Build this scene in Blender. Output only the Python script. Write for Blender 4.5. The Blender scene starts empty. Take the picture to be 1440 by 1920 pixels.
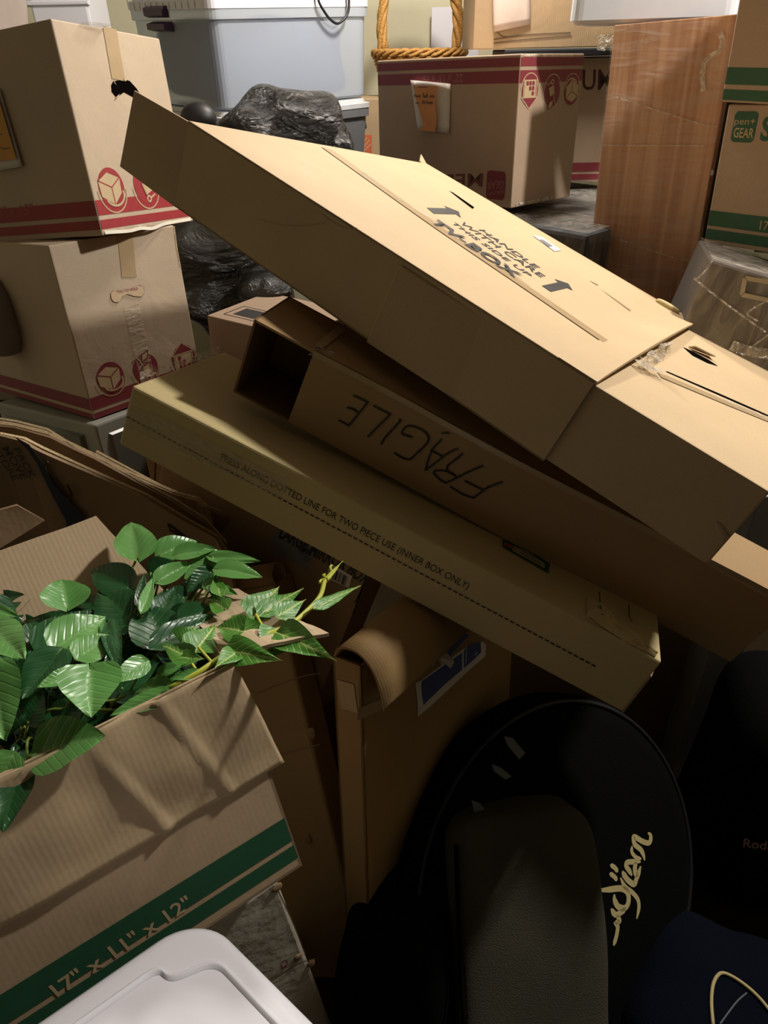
import bpy, bmesh, math, random
import numpy as np
from mathutils import Vector, Matrix, noise
random.seed(7)
scn=bpy.context.scene; COL=scn.collection
# ---------------------------------------------------------------- camera
F=1331.; P=math.radians(33); RO=math.radians(1.25); CAM=np.array([0,0,1.75]); OFF=.15
FW=np.array([0,math.cos(P),-math.sin(P)]); U0=np.array([0,math.sin(P),math.cos(P)]); R0=np.array([1.,0,0])
RT=math.cos(RO)*R0-math.sin(RO)*U0; UP=math.cos(RO)*U0+math.sin(RO)*R0
def ray(px,py): return FW+RT*((px-720)/F)+UP*((960-py)/F)
def un(px,py,d): return CAM+ray(px,py)*d          # a point of the place seen at px,py, d metres away
cam=bpy.data.cameras.new('camera'); camo=bpy.data.objects.new('camera',cam); COL.objects.link(camo)
cam.sensor_fit='HORIZONTAL'; cam.sensor_width=36; cam.lens=36*F/1440; cam.clip_start=.02
camo.matrix_world=Matrix([[RT[0],UP[0],-FW[0],CAM[0]],[RT[1],UP[1],-FW[1],CAM[1]],[RT[2],UP[2],-FW[2],CAM[2]],[0,0,0,1]])
scn.camera=camo
# ---------------------------------------------------------------- materials
def srgb(r,g,b):
    f=lambda c:(c/255/12.92 if c<=10 else ((c/255+.055)/1.055)**2.4)
    return (f(r),f(g),f(b),1)
MATS={}
def newmat(name):
    m=bpy.data.materials.new(name); m.use_nodes=True; nt=m.node_tree; b=nt.nodes['Principled BSDF']; return m,nt,b
def N(nt,t,**k):
    n=nt.nodes.new(t)
    for a,v in k.items():
        if a.startswith('i_'): n.inputs[a[2:].replace('_',' ')].default_value=v
        else: setattr(n,a,v)
    return n
def plain(name,rgb,rough=.6,spec=.5,metal=0,noise_amt=.06,nscale=30,bump=0,bscale=60,coat=0,sheen=0,trans=0):
    if name in MATS: return MATS[name]
    m,nt,b=newmat(name); c=srgb(*rgb)
    tc=N(nt,'ShaderNodeTexCoord'); no=N(nt,'ShaderNodeTexNoise'); no.inputs['Scale'].default_value=nscale; no.inputs['Detail'].default_value=5
    nt.links.new(tc.outputs['Object'],no.inputs['Vector'])
    mx=N(nt,'ShaderNodeMix',data_type='RGBA'); mx.inputs[6].default_value=tuple(x*(1-noise_amt*2) for x in c[:3])+(1,); mx.inputs[7].default_value=tuple(min(1,x*(1+noise_amt*2)) for x in c[:3])+(1,)
    nt.links.new(no.outputs['Fac'],mx.inputs[0]); nt.links.new(mx.outputs[2],b.inputs['Base Color'])
    b.inputs['Roughness'].default_value=rough; b.inputs['Specular IOR Level'].default_value=spec; b.inputs['Metallic'].default_value=metal
    b.inputs['Coat Weight'].default_value=coat; b.inputs['Sheen Weight'].default_value=sheen; b.inputs['Transmission Weight'].default_value=trans
    if bump:
        n2=N(nt,'ShaderNodeTexNoise'); n2.inputs['Scale'].default_value=bscale; n2.inputs['Detail'].default_value=4
        nt.links.new(tc.outputs['Object'],n2.inputs['Vector']); bp=N(nt,'ShaderNodeBump'); bp.inputs['Strength'].default_value=bump; bp.inputs['Distance'].default_value=.01
        nt.links.new(n2.outputs['Fac'],bp.inputs['Height']); nt.links.new(bp.outputs['Normal'],b.inputs['Normal'])
    MATS[name]=m; return m
def kraft(name,rgb,axis='X',corr=.15,crumple=.25,rough=.72,spec=.35):
    if name in MATS: return MATS[name]
    m,nt,b=newmat(name); c=srgb(*rgb); L=nt.links.new
    tc=N(nt,'ShaderNodeTexCoord')
    n1=N(nt,'ShaderNodeTexNoise'); n1.inputs['Scale'].default_value=5; n1.inputs['Detail'].default_value=6; L(tc.outputs['Object'],n1.inputs['Vector'])
    mp=N(nt,'ShaderNodeMapping'); mp.inputs['Scale'].default_value=(40,40,400) if axis=='X' else (400,60,60); L(tc.outputs['Object'],mp.inputs['Vector'])
    n2=N(nt,'ShaderNodeTexNoise'); n2.inputs['Scale'].default_value=3; n2.inputs['Detail'].default_value=3; L(mp.outputs[0],n2.inputs['Vector'])
    mx=N(nt,'ShaderNodeMix',data_type='RGBA'); mx.inputs[6].default_value=tuple(x*.84 for x in c[:3])+(1,); mx.inputs[7].default_value=tuple(min(1,x*1.14) for x in c[:3])+(1,)
    L(n1.outputs['Fac'],mx.inputs[0])
    m2=N(nt,'ShaderNodeMix',data_type='RGBA',blend_type='MULTIPLY'); m2.inputs[0].default_value=.35; L(mx.outputs[2],m2.inputs[6]); 
    cr=N(nt,'ShaderNodeValToRGB'); cr.color_ramp.elements[0].position=.3; cr.color_ramp.elements[0].color=(.78,.78,.78,1); cr.color_ramp.elements[1].position=.6; L(n2.outputs['Fac'],cr.inputs[0]); L(cr.outputs[0],m2.inputs[7])
    L(m2.outputs[2],b.inputs['Base Color'])
    b.inputs['Roughness'].default_value=rough; b.inputs['Specular IOR Level'].default_value=spec
    wv=N(nt,'ShaderNodeTexWave',wave_type='BANDS',bands_direction=axis); wv.inputs['Scale'].default_value=50; wv.inputs['Distortion'].default_value=.6; L(tc.outputs['Object'],wv.inputs['Vector'])
    n3=N(nt,'ShaderNodeTexNoise'); n3.inputs['Scale'].default_value=9; n3.inputs['Detail'].default_value=5; n3.inputs['Distortion'].default_value=.6; L(tc.outputs['Object'],n3.inputs['Vector'])
    b1=N(nt,'ShaderNodeBump'); b1.inputs['Strength'].default_value=corr; b1.inputs['Distance'].default_value=.001; L(wv.outputs['Fac'],b1.inputs['Height'])
    b2=N(nt,'ShaderNodeBump'); b2.inputs['Strength'].default_value=crumple; b2.inputs['Distance'].default_value=.012; L(n3.outputs['Fac'],b2.inputs['Height']); L(b1.outputs['Normal'],b2.inputs['Normal'])
    L(b2.outputs['Normal'],b.inputs['Normal'])
    MATS[name]=m; return m
K_pale=kraft('kraft_pale',(188,168,144),'X',.03,.3)
K_mid=kraft('kraft_mid',(182,156,122),'X',.12,.25)
K_tv=kraft('kraft_golden',(190,165,130),'Z',.05,.2)
K_press=kraft('kraft_yellow',(200,182,134),'Z',.05,.3)
K_frag=kraft('kraft_brown',(168,138,100),'Z',.05,.22)
K_grey=kraft('kraft_greyish',(176,152,130),'X',.06,.2)
K_dark=kraft('kraft_dull',(150,124,94),'X',.04,.4)
K_edge=plain('corrugated_edge',(196,172,132),.9,nscale=300,noise_amt=.25,bump=.6,bscale=400)
M_red=plain('red_ink',(150,42,46),.6,nscale=80,noise_amt=.1)
M_dred=plain('dark_red_ink',(128,44,54),.6,nscale=80,noise_amt=.1)
M_green=plain('green_ink',(34,84,58),.6,nscale=80,noise_amt=.1)
M_black=plain('black_ink',(48,47,46),.6,nscale=80,noise_amt=.15)
M_navy=plain('navy_ink',(40,42,62),.6)
M_ink=plain('marker_ink',(44,36,24),.5)
M_kprint=plain('kraft_knockout',(190,166,130),.7)
M_white=plain('white_paper',(214,206,196),.7,nscale=12)
M_orange=plain('orange_paper',(214,146,92),.75,nscale=25,noise_amt=.1)
M_blue=plain('blue_label_ink',(70,84,138),.55)
M_greylabel=plain('grey_label_ink',(120,120,124),.55)
M_tape=plain('brown_tape',(172,148,114),.3,.5,nscale=15,noise_amt=.08,bump=.15,bscale=30)
M_dark=plain('hollow_shade_and_lines',(12,9,8),1,.0)  # painted shade in holes and slots, also dark seams and frame lines
M_bag=plain('black_fabric',(11,11,11),1,.08,bump=.25,bscale=300)
M_duffel=plain('charcoal_canvas',(78,75,64),.95,.1,nscale=8,noise_amt=.15,bump=.4,bscale=500)
M_navyf=plain('navy_fabric',(13,16,27),1,.08,bump=.3,bscale=300)
M_cream=plain('cream_thread',(196,180,128),.8)
M_pink=plain('pink_thread',(200,160,150),.8)
M_reflect=plain('grey_reflective_patch',(90,92,96),.5)
M_wlid=plain('white_plastic',(226,224,232),.38,.5,noise_amt=.02,nscale=4)
M_wplas=plain('milky_plastic',(214,218,226),.35,.5,noise_amt=.03)
M_greyplas=plain('grey_plastic',(112,114,118),.4)
M_purple=plain('purple_latch_plastic',(58,26,66),.4)
M_wicker=plain('wicker_cane',(196,146,76),.5,nscale=60,noise_amt=.2,bump=.5,bscale=150)
M_pale_rod=plain('pale_green_plastic',(176,182,160),.4,nscale=60,noise_amt=.2)
M_steel=plain('steel',(190,190,195),.3,metal=1)
M_blackp=plain('black_painted_board',(26,28,34),.5)
M_stem=plain('green_stem_plastic',(120,140,60),.45)
M_ystem=plain('yellow_stem_plastic',(186,190,70),.45)
def glassy(name,rgb,alpha,rough=.15,bump=.8,bscale=14,stretch=(1,1,6)):
    m,nt,b=newmat(name); L=nt.links.new
    tc=N(nt,'ShaderNodeTexCoord'); mp=N(nt,'ShaderNodeMapping'); mp.inputs['Scale'].default_value=stretch; L(tc.outputs['Object'],mp.inputs['Vector'])
    no=N(nt,'ShaderNodeTexNoise'); no.inputs['Scale'].default_value=bscale; no.inputs['Detail'].default_value=6; no.inputs['Distortion'].default_value=1; L(mp.outputs[0],no.inputs['Vector'])
    bp=N(nt,'ShaderNodeBump'); bp.inputs['Strength'].default_value=bump; bp.inputs['Distance'].default_value=.02; L(no.outputs['Fac'],bp.inputs['Height']); L(bp.outputs['Normal'],b.inputs['Normal'])
    b.inputs['Base Color'].default_value=srgb(*rgb); b.inputs['Roughness'].default_value=rough
    cr=N(nt,'ShaderNodeMapRange'); cr.inputs[1].default_value=.35; cr.inputs[2].default_value=.7; cr.inputs[3].default_value=alpha*.4; cr.inputs[4].default_value=min(1,alpha*2.2); L(no.outputs['Fac'],cr.inputs[0]); L(cr.outputs[0],b.inputs['Alpha'])
    return m
M_wrap=glassy('clear_stretch_wrap',(225,215,205),.10,.12,.7,9,(1,1,5))
M_wrap2=glassy('clear_stretch_wrap_dense',(190,180,165),.25,.2,.8,8,(4,4,1))
M_ctape=glassy('clear_packing_tape',(230,215,190),.22,.1,.6,20,(1,4,4))
M_wad=glassy('crumpled_clear_tape',(235,225,205),.45,.15,1,60,(1,1,1))
def frosted():
    m,nt,b=newmat('frosted_bin_plastic'); b.inputs['Base Color'].default_value=srgb(214,222,236); b.inputs['Roughness'].default_value=.35
    b.inputs['Transmission Weight'].default_value=.6; b.inputs['IOR'].default_value=1.1; b.inputs['Specular IOR Level'].default_value=.6
    return m
M_frost=frosted()
def trashbag(name,rgb,sc=10):
    m,nt,b=newmat(name); L=nt.links.new; tc=N(nt,'ShaderNodeTexCoord')
    mp=N(nt,'ShaderNodeMapping'); mp.inputs['Scale'].default_value=(1,1,2.2); mp.inputs['Rotation'].default_value=(.4,.5,.3); L(tc.outputs['Object'],mp.inputs['Vector'])
    n1=N(nt,'ShaderNodeTexNoise'); n1.inputs['Scale'].default_value=sc; n1.inputs['Detail'].default_value=8; n1.inputs['Roughness'].default_value=.62; n1.inputs['Distortion'].default_value=1.2; L(mp.outputs[0],n1.inputs['Vector'])
    n2=N(nt,'ShaderNodeTexVoronoi',feature='DISTANCE_TO_EDGE'); n2.inputs['Scale'].default_value=sc*2.5; L(mp.outputs[0],n2.inputs['Vector'])
    b1=N(nt,'ShaderNodeBump'); b1.inputs['Strength'].default_value=1; b1.inputs['Distance'].default_value=.035; L(n1.outputs['Fac'],b1.inputs['Height'])
    b2=N(nt,'ShaderNodeBump'); b2.inputs['Strength'].default_value=.5; b2.inputs['Distance'].default_value=.02; L(n2.outputs['Distance'],b2.inputs['Height']); L(b1.outputs['Normal'],b2.inputs['Normal'])
    L(b2.outputs['Normal'],b.inputs['Normal']); b.inputs['Base Color'].default_value=srgb(*rgb); b.inputs['Roughness'].default_value=.26; b.inputs['Specular IOR Level'].default_value=1
    return m
M_trash=trashbag('black_bag_film',(26,26,28),17); M_trash2=trashbag('olive_black_bag_film',(28,30,26),6)
def woodmat():
    m,nt,b=newmat('orange_pine_veneer'); L=nt.links.new; tc=N(nt,'ShaderNodeTexCoord')
    mp=N(nt,'ShaderNodeMapping'); mp.inputs['Scale'].default_value=(16,16,.5); L(tc.outputs['Object'],mp.inputs['Vector'])
    n1=N(nt,'ShaderNodeTexNoise'); n1.inputs['Scale'].default_value=2.2; n1.inputs['Detail'].default_value=8; n1.inputs['Distortion'].default_value=1.2; L(mp.outputs[0],n1.inputs['Vector'])
    wv=N(nt,'ShaderNodeTexWave',bands_direction='X'); wv.inputs['Scale'].default_value=1.6; wv.inputs['Distortion'].default_value=4; wv.inputs['Detail'].default_value=2; wv.inputs['Detail Scale'].default_value=.8; L(mp.outputs[0],wv.inputs['Vector'])
    mx=N(nt,'ShaderNodeMix'); mx.inputs[0].default_value=.0; L(n1.outputs['Fac'],mx.inputs[2]); L(wv.outputs['Fac'],mx.inputs[3])
    cr=N(nt,'ShaderNodeValToRGB'); e=cr.color_ramp.elements; e[0].position=.3; e[0].color=srgb(168,116,82); e[1].position=.7; e[1].color=srgb(212,166,128); L(mx.outputs[0],cr.inputs[0]); L(cr.outputs[0],b.inputs['Base Color'])
    b.inputs['Roughness'].default_value=.45
    return m
M_wood=woodmat()
def leafmat(name,dark,light,vein,veinamt,rough=.3):
    m,nt,b=newmat(name); L=nt.links.new; uv=N(nt,'ShaderNodeUVMap'); uv.uv_map='UVMap'; sp=N(nt,'ShaderNodeSeparateXYZ'); L(uv.outputs[0],sp.inputs[0])
    def M(op,a,b_=None,c=None):
        n=N(nt,'ShaderNodeMath',operation=op)
        for i,v in enumerate((a,b_,c)):
            if v is None: continue
            if isinstance(v,(int,float)): n.inputs[i].default_value=v
            else: L(v,n.inputs[i])
        return n.outputs[0]
    s=M('ABSOLUTE',M('SUBTRACT',sp.outputs[0],.5)) # 0 at midrib .. .5 edge
    ph=M('SUBTRACT',M('MULTIPLY',sp.outputs[1],7.),M('MULTIPLY',s,6.))
    fr=M('ABSOLUTE',M('SUBTRACT',M('FRACT',ph),.5))     # .5 at line
    side=M('SMOOTH_MIN',M('MULTIPLY',M('SUBTRACT',.5,fr),6.),1.,.1)  # 0 at the vein
    mid=M('MULTIPLY',s,22.)
    v=M('SUBTRACT',1.,M('MINIMUM',M('MINIMUM',mid,M('ADD',side,M('ADD',M('MULTIPLY',s,1.6),.15))),1.))
    tc=N(nt,'ShaderNodeTexCoord'); no=N(nt,'ShaderNodeTexNoise'); no.inputs['Scale'].default_value=14; no.inputs['Detail'].default_value=3; L(tc.outputs['Object'],no.inputs['Vector'])
    mx=N(nt,'ShaderNodeMix',data_type='RGBA'); mx.inputs[6].default_value=srgb(*dark); mx.inputs[7].default_value=srgb(*light); L(no.outputs['Fac'],mx.inputs[0])
    m2=N(nt,'ShaderNodeMix',data_type='RGBA'); L(M('MULTIPLY',v,veinamt),m2.inputs[0]); L(mx.outputs[2],m2.inputs[6]); m2.inputs[7].default_value=srgb(*vein); L(m2.outputs[2],b.inputs['Base Color'])
    bp=N(nt,'ShaderNodeBump'); bp.inputs['Strength'].default_value=.22; bp.inputs['Distance'].default_value=.002; L(side,bp.inputs['Height']); L(bp.outputs['Normal'],b.inputs['Normal'])
    b.inputs['Roughness'].default_value=rough; b.inputs['Subsurface Weight'].default_value=0
    tr=N(nt,'ShaderNodeBsdfTranslucent'); L(m2.outputs[2],tr.inputs['Color']); ms=N(nt,'ShaderNodeMixShader'); ms.inputs[0].default_value=.12
    out=nt.nodes['Material Output']; L(b.outputs[0],ms.inputs[1]); L(tr.outputs[0],ms.inputs[2]); L(ms.outputs[0],out.inputs[0])
    return m
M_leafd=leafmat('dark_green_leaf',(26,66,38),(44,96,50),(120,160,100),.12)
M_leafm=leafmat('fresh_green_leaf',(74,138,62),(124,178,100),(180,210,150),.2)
M_leafv=leafmat('variegated_leaf',(54,118,44),(104,160,62),(214,226,140),.75,.38)
# ---------------------------------------------------------------- mesh helpers
def tag(o,label=None,cat=None,group=None,kind=None):
    if label: o['label']=label
    if cat: o['category']=cat
    if group: o['group']=group
    if kind: o['kind']=kind
    return o
def link(name,me,parent=None,mats=()):
    o=bpy.data.objects.new(name,me); COL.objects.link(o)
    for m in mats: me.materials.append(m)
    if parent is not None: o.parent=parent
    return o
def mesh(name,vs,fs,mat,parent=None,smooth=False,uvs=None,idx=None):
    me=bpy.data.meshes.new(name); me.from_pydata([tuple(map(float,v)) for v in vs],[],fs); me.update()
    mats=mat if isinstance(mat,(list,tuple)) else [mat]
    o=link(name,me,parent,mats)
    if smooth: me.polygons.foreach_set('use_smooth',[True]*len(me.polygons))
    if idx:
        for p,i in zip(me.polygons,idx): p.material_index=i
    if uvs:
        l=me.uv_layers.new(name='UVMap')
        for lp in me.loops: l.data[lp.index].uv=uvs[lp.vertex_index]
    return o
class MB:
    def __init__(s): s.v=[];s.f=[];s.i=[];s.uv=[]
    def add(s,vs,fs,mi=0,uv=None):
        n=len(s.v); s.v+=[tuple(map(float,v)) for v in vs]; s.f+=[tuple(a+n for a in f) for f in fs]; s.i+=[mi]*len(fs); s.uv+=list(uv) if uv else [(0,0)]*len(vs)
    def build(s,name,mat,parent=None,smooth=False,uv=False):
        return mesh(name,s.v,s.f,mat,parent,smooth,s.uv if uv else None,s.i)
def grid(fn,nu,nv,th=0,flip=False):
    """sheet through fn(u,v) with thickness th (below)"""
    pts=[[np.array(fn(i/nu,j/nv),float) for j in range(nv+1)] for i in range(nu+1)]
    vs=[];fs=[];id_=lambda i,j:i*(nv+1)+j
    for i in range(nu+1):
        for j in range(nv+1): vs.append(pts[i][j])
    for i in range(nu):
        for j in range(nv): fs.append((id_(i,j),id_(i+1,j),id_(i+1,j+1),id_(i,j+1)))
    if th:
        n0=len(vs)
        for i in range(nu+1):
            for j in range(nv+1):
                a=pts[min(i+1,nu)][j]-pts[max(i-1,0)][j]; b=pts[i][min(j+1,nv)]-pts[i][max(j-1,0)]
                n=np.cross(a,b); n/=np.linalg.norm(n)+1e-12; vs.append(pts[i][j]-n*th)
        for i in range(nu):
            for j in range(nv): fs.append(tuple(n0+k for k in (id_(i,j),id_(i,j+1),id_(i+1,j+1),id_(i+1,j))))
        for i in range(nu):
            fs.append((id_(i+1,0),id_(i,0),n0+id_(i,0),n0+id_(i+1,0))); fs.append((id_(i,nv),id_(i+1,nv),n0+id_(i+1,nv),n0+id_(i,nv)))
        for j in range(nv):
            fs.append((id_(0,j),id_(0,j+1),n0+id_(0,j+1),n0+id_(0,j))); fs.append((id_(nu,j+1),id_(nu,j),n0+id_(nu,j),n0+id_(nu,j+1)))
    return vs,fs
def quadfn(a,b,c,d,wob=0,seed=0,nrm=None,bulge=0):
    a,b,c,d=[np.array(x,float) for x in (a,b,c,d)]; n=np.cross(b-a,d-a); n/=np.linalg.norm(n)
    def f(u,v):
        p=a*(1-u)*(1-v)+b*u*(1-v)+c*u*v+d*(1-u)*v
        if wob: p=p+n*wob*noise.noise(Vector((p*6+seed).tolist()))
        if bulge: p=p+n*bulge*math.sin(math.pi*u)*math.sin(math.pi*v)
        return p
    return f
def tube(pts,r,seg=8,closed=False,mb=None,mi=0,taper=None):
    pts=[np.array(p,float) for p in pts]; n=len(pts); vs=[];fs=[]
    prev=None
    for i,p in enumerate(pts):
        t=(pts[(i+1)%n] if (closed or i<n-1) else p)-(pts[i-1] if (closed or i>0) else p); t/=np.linalg.norm(t)+1e-12
        if prev is None:
            a=np.array([0,0,1.]) if abs(t[2])<.9 else np.array([1.,0,0]); prev=np.cross(t,a); prev/=np.linalg.norm(prev)
        else:
            prev=prev-t*(prev@t); prev/=np.linalg.norm(prev)+1e-12
        b=np.cross(t,prev); rr=r if taper is None else r*taper(i/(n-1))
        for k in range(seg):
            an=2*math.pi*k/seg; vs.append(p+rr*(math.cos(an)*prev+math.sin(an)*b))
    m=n if closed else n-1
    for i in range(m):
        for k in range(seg):
            fs.append((i*seg+k,i*seg+(k+1)%seg,((i+1)%n)*seg+(k+1)%seg,((i+1)%n)*seg+k))
    if not closed: fs.append(tuple(range(seg))[::-1]); fs.append(tuple((n-1)*seg+k for k in range(seg)))
    if mb is not None: mb.add(vs,fs,mi); return
    return vs,fs
def smooth_path(pts,n=8):
    pts=[np.array(p,float) for p in pts]; out=[]
    q=[2*pts[0]-pts[1]]+pts+[2*pts[-1]-pts[-2]]
    for i in range(1,len(q)-2):
        for k in range(n):
            t=k/n; out.append(.5*((2*q[i])+(-q[i-1]+q[i+1])*t+(2*q[i-1]-5*q[i]+4*q[i+1]-q[i+2])*t*t+(-q[i-1]+3*q[i]-3*q[i+1]+q[i+2])*t**3))
    out.append(pts[-1]); return out
def boxmesh(d,bev=.003,wob=.0012,seed=0,res=.06):
    """closed carton body, origin bottom centre: gridded, softly bowed faces, rounded edges"""
    bm=bmesh.new(); dx,dy,dz=d
    bmesh.ops.create_cube(bm,size=1,matrix=Matrix.Translation((0,0,dz/2))@Matrix.Diagonal((dx,dy,dz,1)))
    bmesh.ops.bevel(bm,geom=list(bm.edges),offset=bev,segments=2,profile=.5,affect='EDGES')
    me=bpy.data.meshes.new('body'); bm.to_mesh(me); bm.free(); return me
FIT={
 'left_upper':([-0.7989, 1.8984, 1.4258],[[0.375, -0.9248, -0.0638], [0.9225, 0.3654, 0.1247], [-0.092, -0.1056, 0.9901]],[0.334, 0.55, 0.392]),
 'left_lower':([-0.8247, 1.8674, 1.0425],[[0.6057, -0.795, -0.0347], [0.7945, 0.6017, 0.0821], [-0.0444, -0.0773, 0.996]],[0.331, 0.589, 0.392]),
 'tv_sleeve':([0.1823, 1.4722, 1.223],[[0.7513, 0.52, 0.4062], [-0.5502, 0.8336, -0.0494], [-0.3643, -0.1864, 0.9124]],[0.795, 0.844, 0.138]),
 'tv_inner':([0.4378, 1.2803, 1.0935],[[0.7757, 0.4885, 0.3995], [-0.5181, 0.8544, -0.0386], [-0.3602, -0.177, 0.9159]],[0.6, 0.828, 0.13]),
 'press':([0.0273, 1.0432, 0.9257],[[0.8722, 0.3031, 0.3838], [-0.3433, 0.9384, 0.0392], [-0.3483, -0.1659, 0.9226]],[0.916, 0.3, 0.11]),
 'fragile':([0.2058, 1.0249, 1.0032],[[0.8671, 0.3215, 0.3805], [-0.2979, 0.9469, -0.1212], [-0.3993, -0.0082, 0.9168]],[0.929, 0.13, 0.142]),
 'center_box':([0.3133, 2.5723, 1.3854],[[0.6663, 0.7457, -0.0042], [-0.7453, 0.6662, 0.0268], [0.0228, -0.0147, 0.9996]],[0.578, 0.296, 0.386]),
 'wood':([0.7467, 2.068, 1.1499],[[0.8357, 0.5491, -0.0091], [-0.5473, 0.8341, 0.0688], [0.0454, -0.0525, 0.9976]],[0.287, 0.058, 1.0]),
 'green_lower':([1.0622, 1.7881, 1.3391],[[0.6066, 0.7941, -0.0381], [-0.7946, 0.6071, 0.0022], [0.0249, 0.0289, 0.9993]],[0.43, 0.28, 0.305]),
 'green_upper':([1.0082, 1.777, 1.6382],[[0.5892, 0.8051, -0.0676], [-0.8078, 0.5857, -0.0661], [-0.0137, 0.0936, 0.9955]],[0.4, 0.26, 0.284]),
 'wrapped_box':([0.9626, 1.6246, 0.9536],[[0.9196, 0.3051, 0.2475], [-0.3175, 0.9482, 0.0107], [-0.2314, -0.0885, 0.9688]],[0.539, 0.35, 0.38]),
 'clear_bin':([-0.4369, 3.0917, 1.5911],[[0.7406, -0.6719, 0.0034], [0.6716, 0.74, -0.0378], [0.0229, 0.0303, 0.9993]],[0.664, 0.538, 0.267]),
 'drawers':([-0.741, 1.7169, 0.4844],[[0.5621, -0.826, -0.0432], [0.8247, 0.5557, 0.1052], [-0.0629, -0.0947, 0.9935]],[0.315, 0.42, 0.735]),
 'small_box':([-0.263, 1.8691, 0.8978],[[0.8509, 0.524, 0.0373], [-0.5241, 0.8516, -0.008], [-0.036, -0.0127, 0.9993]],[0.3, 0.25, 0.25]),
 'plant_box':([-0.3935, 0.5317, 0.8416],[[0.8301, -0.522, -0.1961], [0.5555, 0.8048, 0.2091], [0.0486, -0.2825, 0.958]],[0.43, 0.28, 0.305]),
 'white_lid':([-0.1799, 0.1919, 0.8674],[[0.7349, 0.6758, 0.0568], [-0.6604, 0.694, 0.2869], [0.1545, -0.2483, 0.9563]],[0.36, 0.3, 0.03]),
 'white_box':([-0.3637, 0.5168, 0.4631],[[0.8169, -0.57, -0.0882], [0.5686, 0.8215, -0.0423], [0.0965, -0.0156, 0.9952]],[0.399, 0.225, 0.38]),
 'slab':([-0.3374, 0.8971, 0.2571],[[0.9545, 0.232, -0.1875], [-0.1334, 0.8941, 0.4275], [0.2669, -0.383, 0.8844]],[0.491, 0.092, 0.982]),
 'label_box':([0.0964, 0.9115, 0.4444],[[0.5638, -0.8259, 0.0059], [0.8125, 0.5559, 0.1753], [-0.1481, -0.094, 0.9845]],[0.561, 0.035, 0.751]),
 'mirror_box':([-0.2838, 1.2094, 0.6653],[[0.8139, 0.4577, 0.3579], [-0.5223, 0.8462, 0.1056], [-0.2545, -0.2729, 0.9277]],[0.519, 0.099, 0.412]),
}
FACES={'n':((-1,-1,0),(1,0,0),(0,0,1),(0,-1,0)),'f':((1,1,0),(-1,0,0),(0,0,1),(0,1,0)),'l':((-1,1,0),(0,-1,0),(0,0,1),(-1,0,0)),'r':((1,-1,0),(0,1,0),(0,0,1),(1,0,0)),'t':((-1,-1,1),(1,0,0),(0,1,0),(0,0,1)),'b':((-1,-1,0),(1,0,0),(0,1,0),(0,0,-1))}
class Frame:
    """a thing's own frame: Empty at the base centre, faces named near/far/left/right/top"""
    def __init__(s,name,c,R,d,trim=0):
        s.R=np.array(R,float); s.d=np.array(d,float); c=np.array(c,float)
        if trim: c=c+s.R[:,2]*trim/2; s.d[2]-=trim
        s.o=c-s.R[:,2]*s.d[2]/2
        s.root=bpy.data.objects.new(name,None); COL.objects.link(s.root); s.root.empty_display_size=.05
        M=Matrix([list(s.R[i])+[s.o[i]] for i in range(3)]+[[0,0,0,1]]); s.root.matrix_world=M
    def loc(s,w): return s.R.T@(np.array(w)-s.o)
    def world(s,l): return s.R@np.array(l,float)+s.o
    def face(s,f):
        o,u,v,n=[np.array(x,float) for x in FACES[f]]; dx,dy,dz=s.d
        return o*np.array([dx/2,dy/2,dz]),u,v,n
    def uv(s,f,u,v,off=.0008):
        o,U,V,n=s.face(f); return o+U*u+V*v+n*off
    def hit(s,f,px,py,off=.0008):
        """the point of face f seen at px,py"""
        o,U,V,n=s.face(f); nw=s.R@n; ow=s.world(o); r=ray(px,py); t=nw@(ow-CAM)/(nw@r); l=s.loc(CAM+r*t); return l+n*off
    def huv(s,f,px,py):
        o,U,V,n=s.face(f); l=s.hit(f,px,py,0)-o; return l@U,l@V
    def size(s,f): return {'n':(s.d[0],s.d[2]),'f':(s.d[0],s.d[2]),'l':(s.d[1],s.d[2]),'r':(s.d[1],s.d[2]),'t':(s.d[0],s.d[1]),'b':(s.d[0],s.d[1])}[f]
    def body(s,mat,name='box_body',bev=.003): 
        me=boxmesh(s.d,bev); return link(name,me,s.root,[mat])
    def decal(s,f,polys,mat,name='printed_mark',off=.0008):
        if len(polys)>1 and 'bar' not in name:
            return [s.decal(f,[p],mat,name,off) for p in polys][-1]
        mb=MB(); 
        for p in polys: mb.add([s.uv(f,a,b,off) for a,b in p],[tuple(range(len(p)))])
        return mb.build(name,mat,s.root)
    def decal_px(s,f,polys,mat,name='printed_mark',off=.0008):
        return s.decal(f,[[s.huv(f,*q) for q in p] for p in polys],mat,name,off)
    def band(s,fs,v0,v1,mat,name='printed_stripe',off=.0006,wrap=.0006):
        mb=MB()
        for f in fs:
            w=s.size(f)[0]; mb.add([s.uv(f,a,b,off) for a,b in ((.002,v0),(w-.002,v0),(w-.002,v1),(.002,v1))],[(0,1,2,3)])
        return mb.build(name,mat,s.root)
    def text(s,f,txt,p0,p1,p2,mat,name='lettering',bold=0,off=.0008,shear=0):
        """text whose base line runs p0->p1 and whose capitals rise to p2 (photo pixels, on face f)"""
        a=s.hit(f,*p0,off); b=s.hit(f,*p1,off); c=s.hit(f,*p2,off)
        return text_on(txt,a,b,c,mat,name,s.root,bold)
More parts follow.
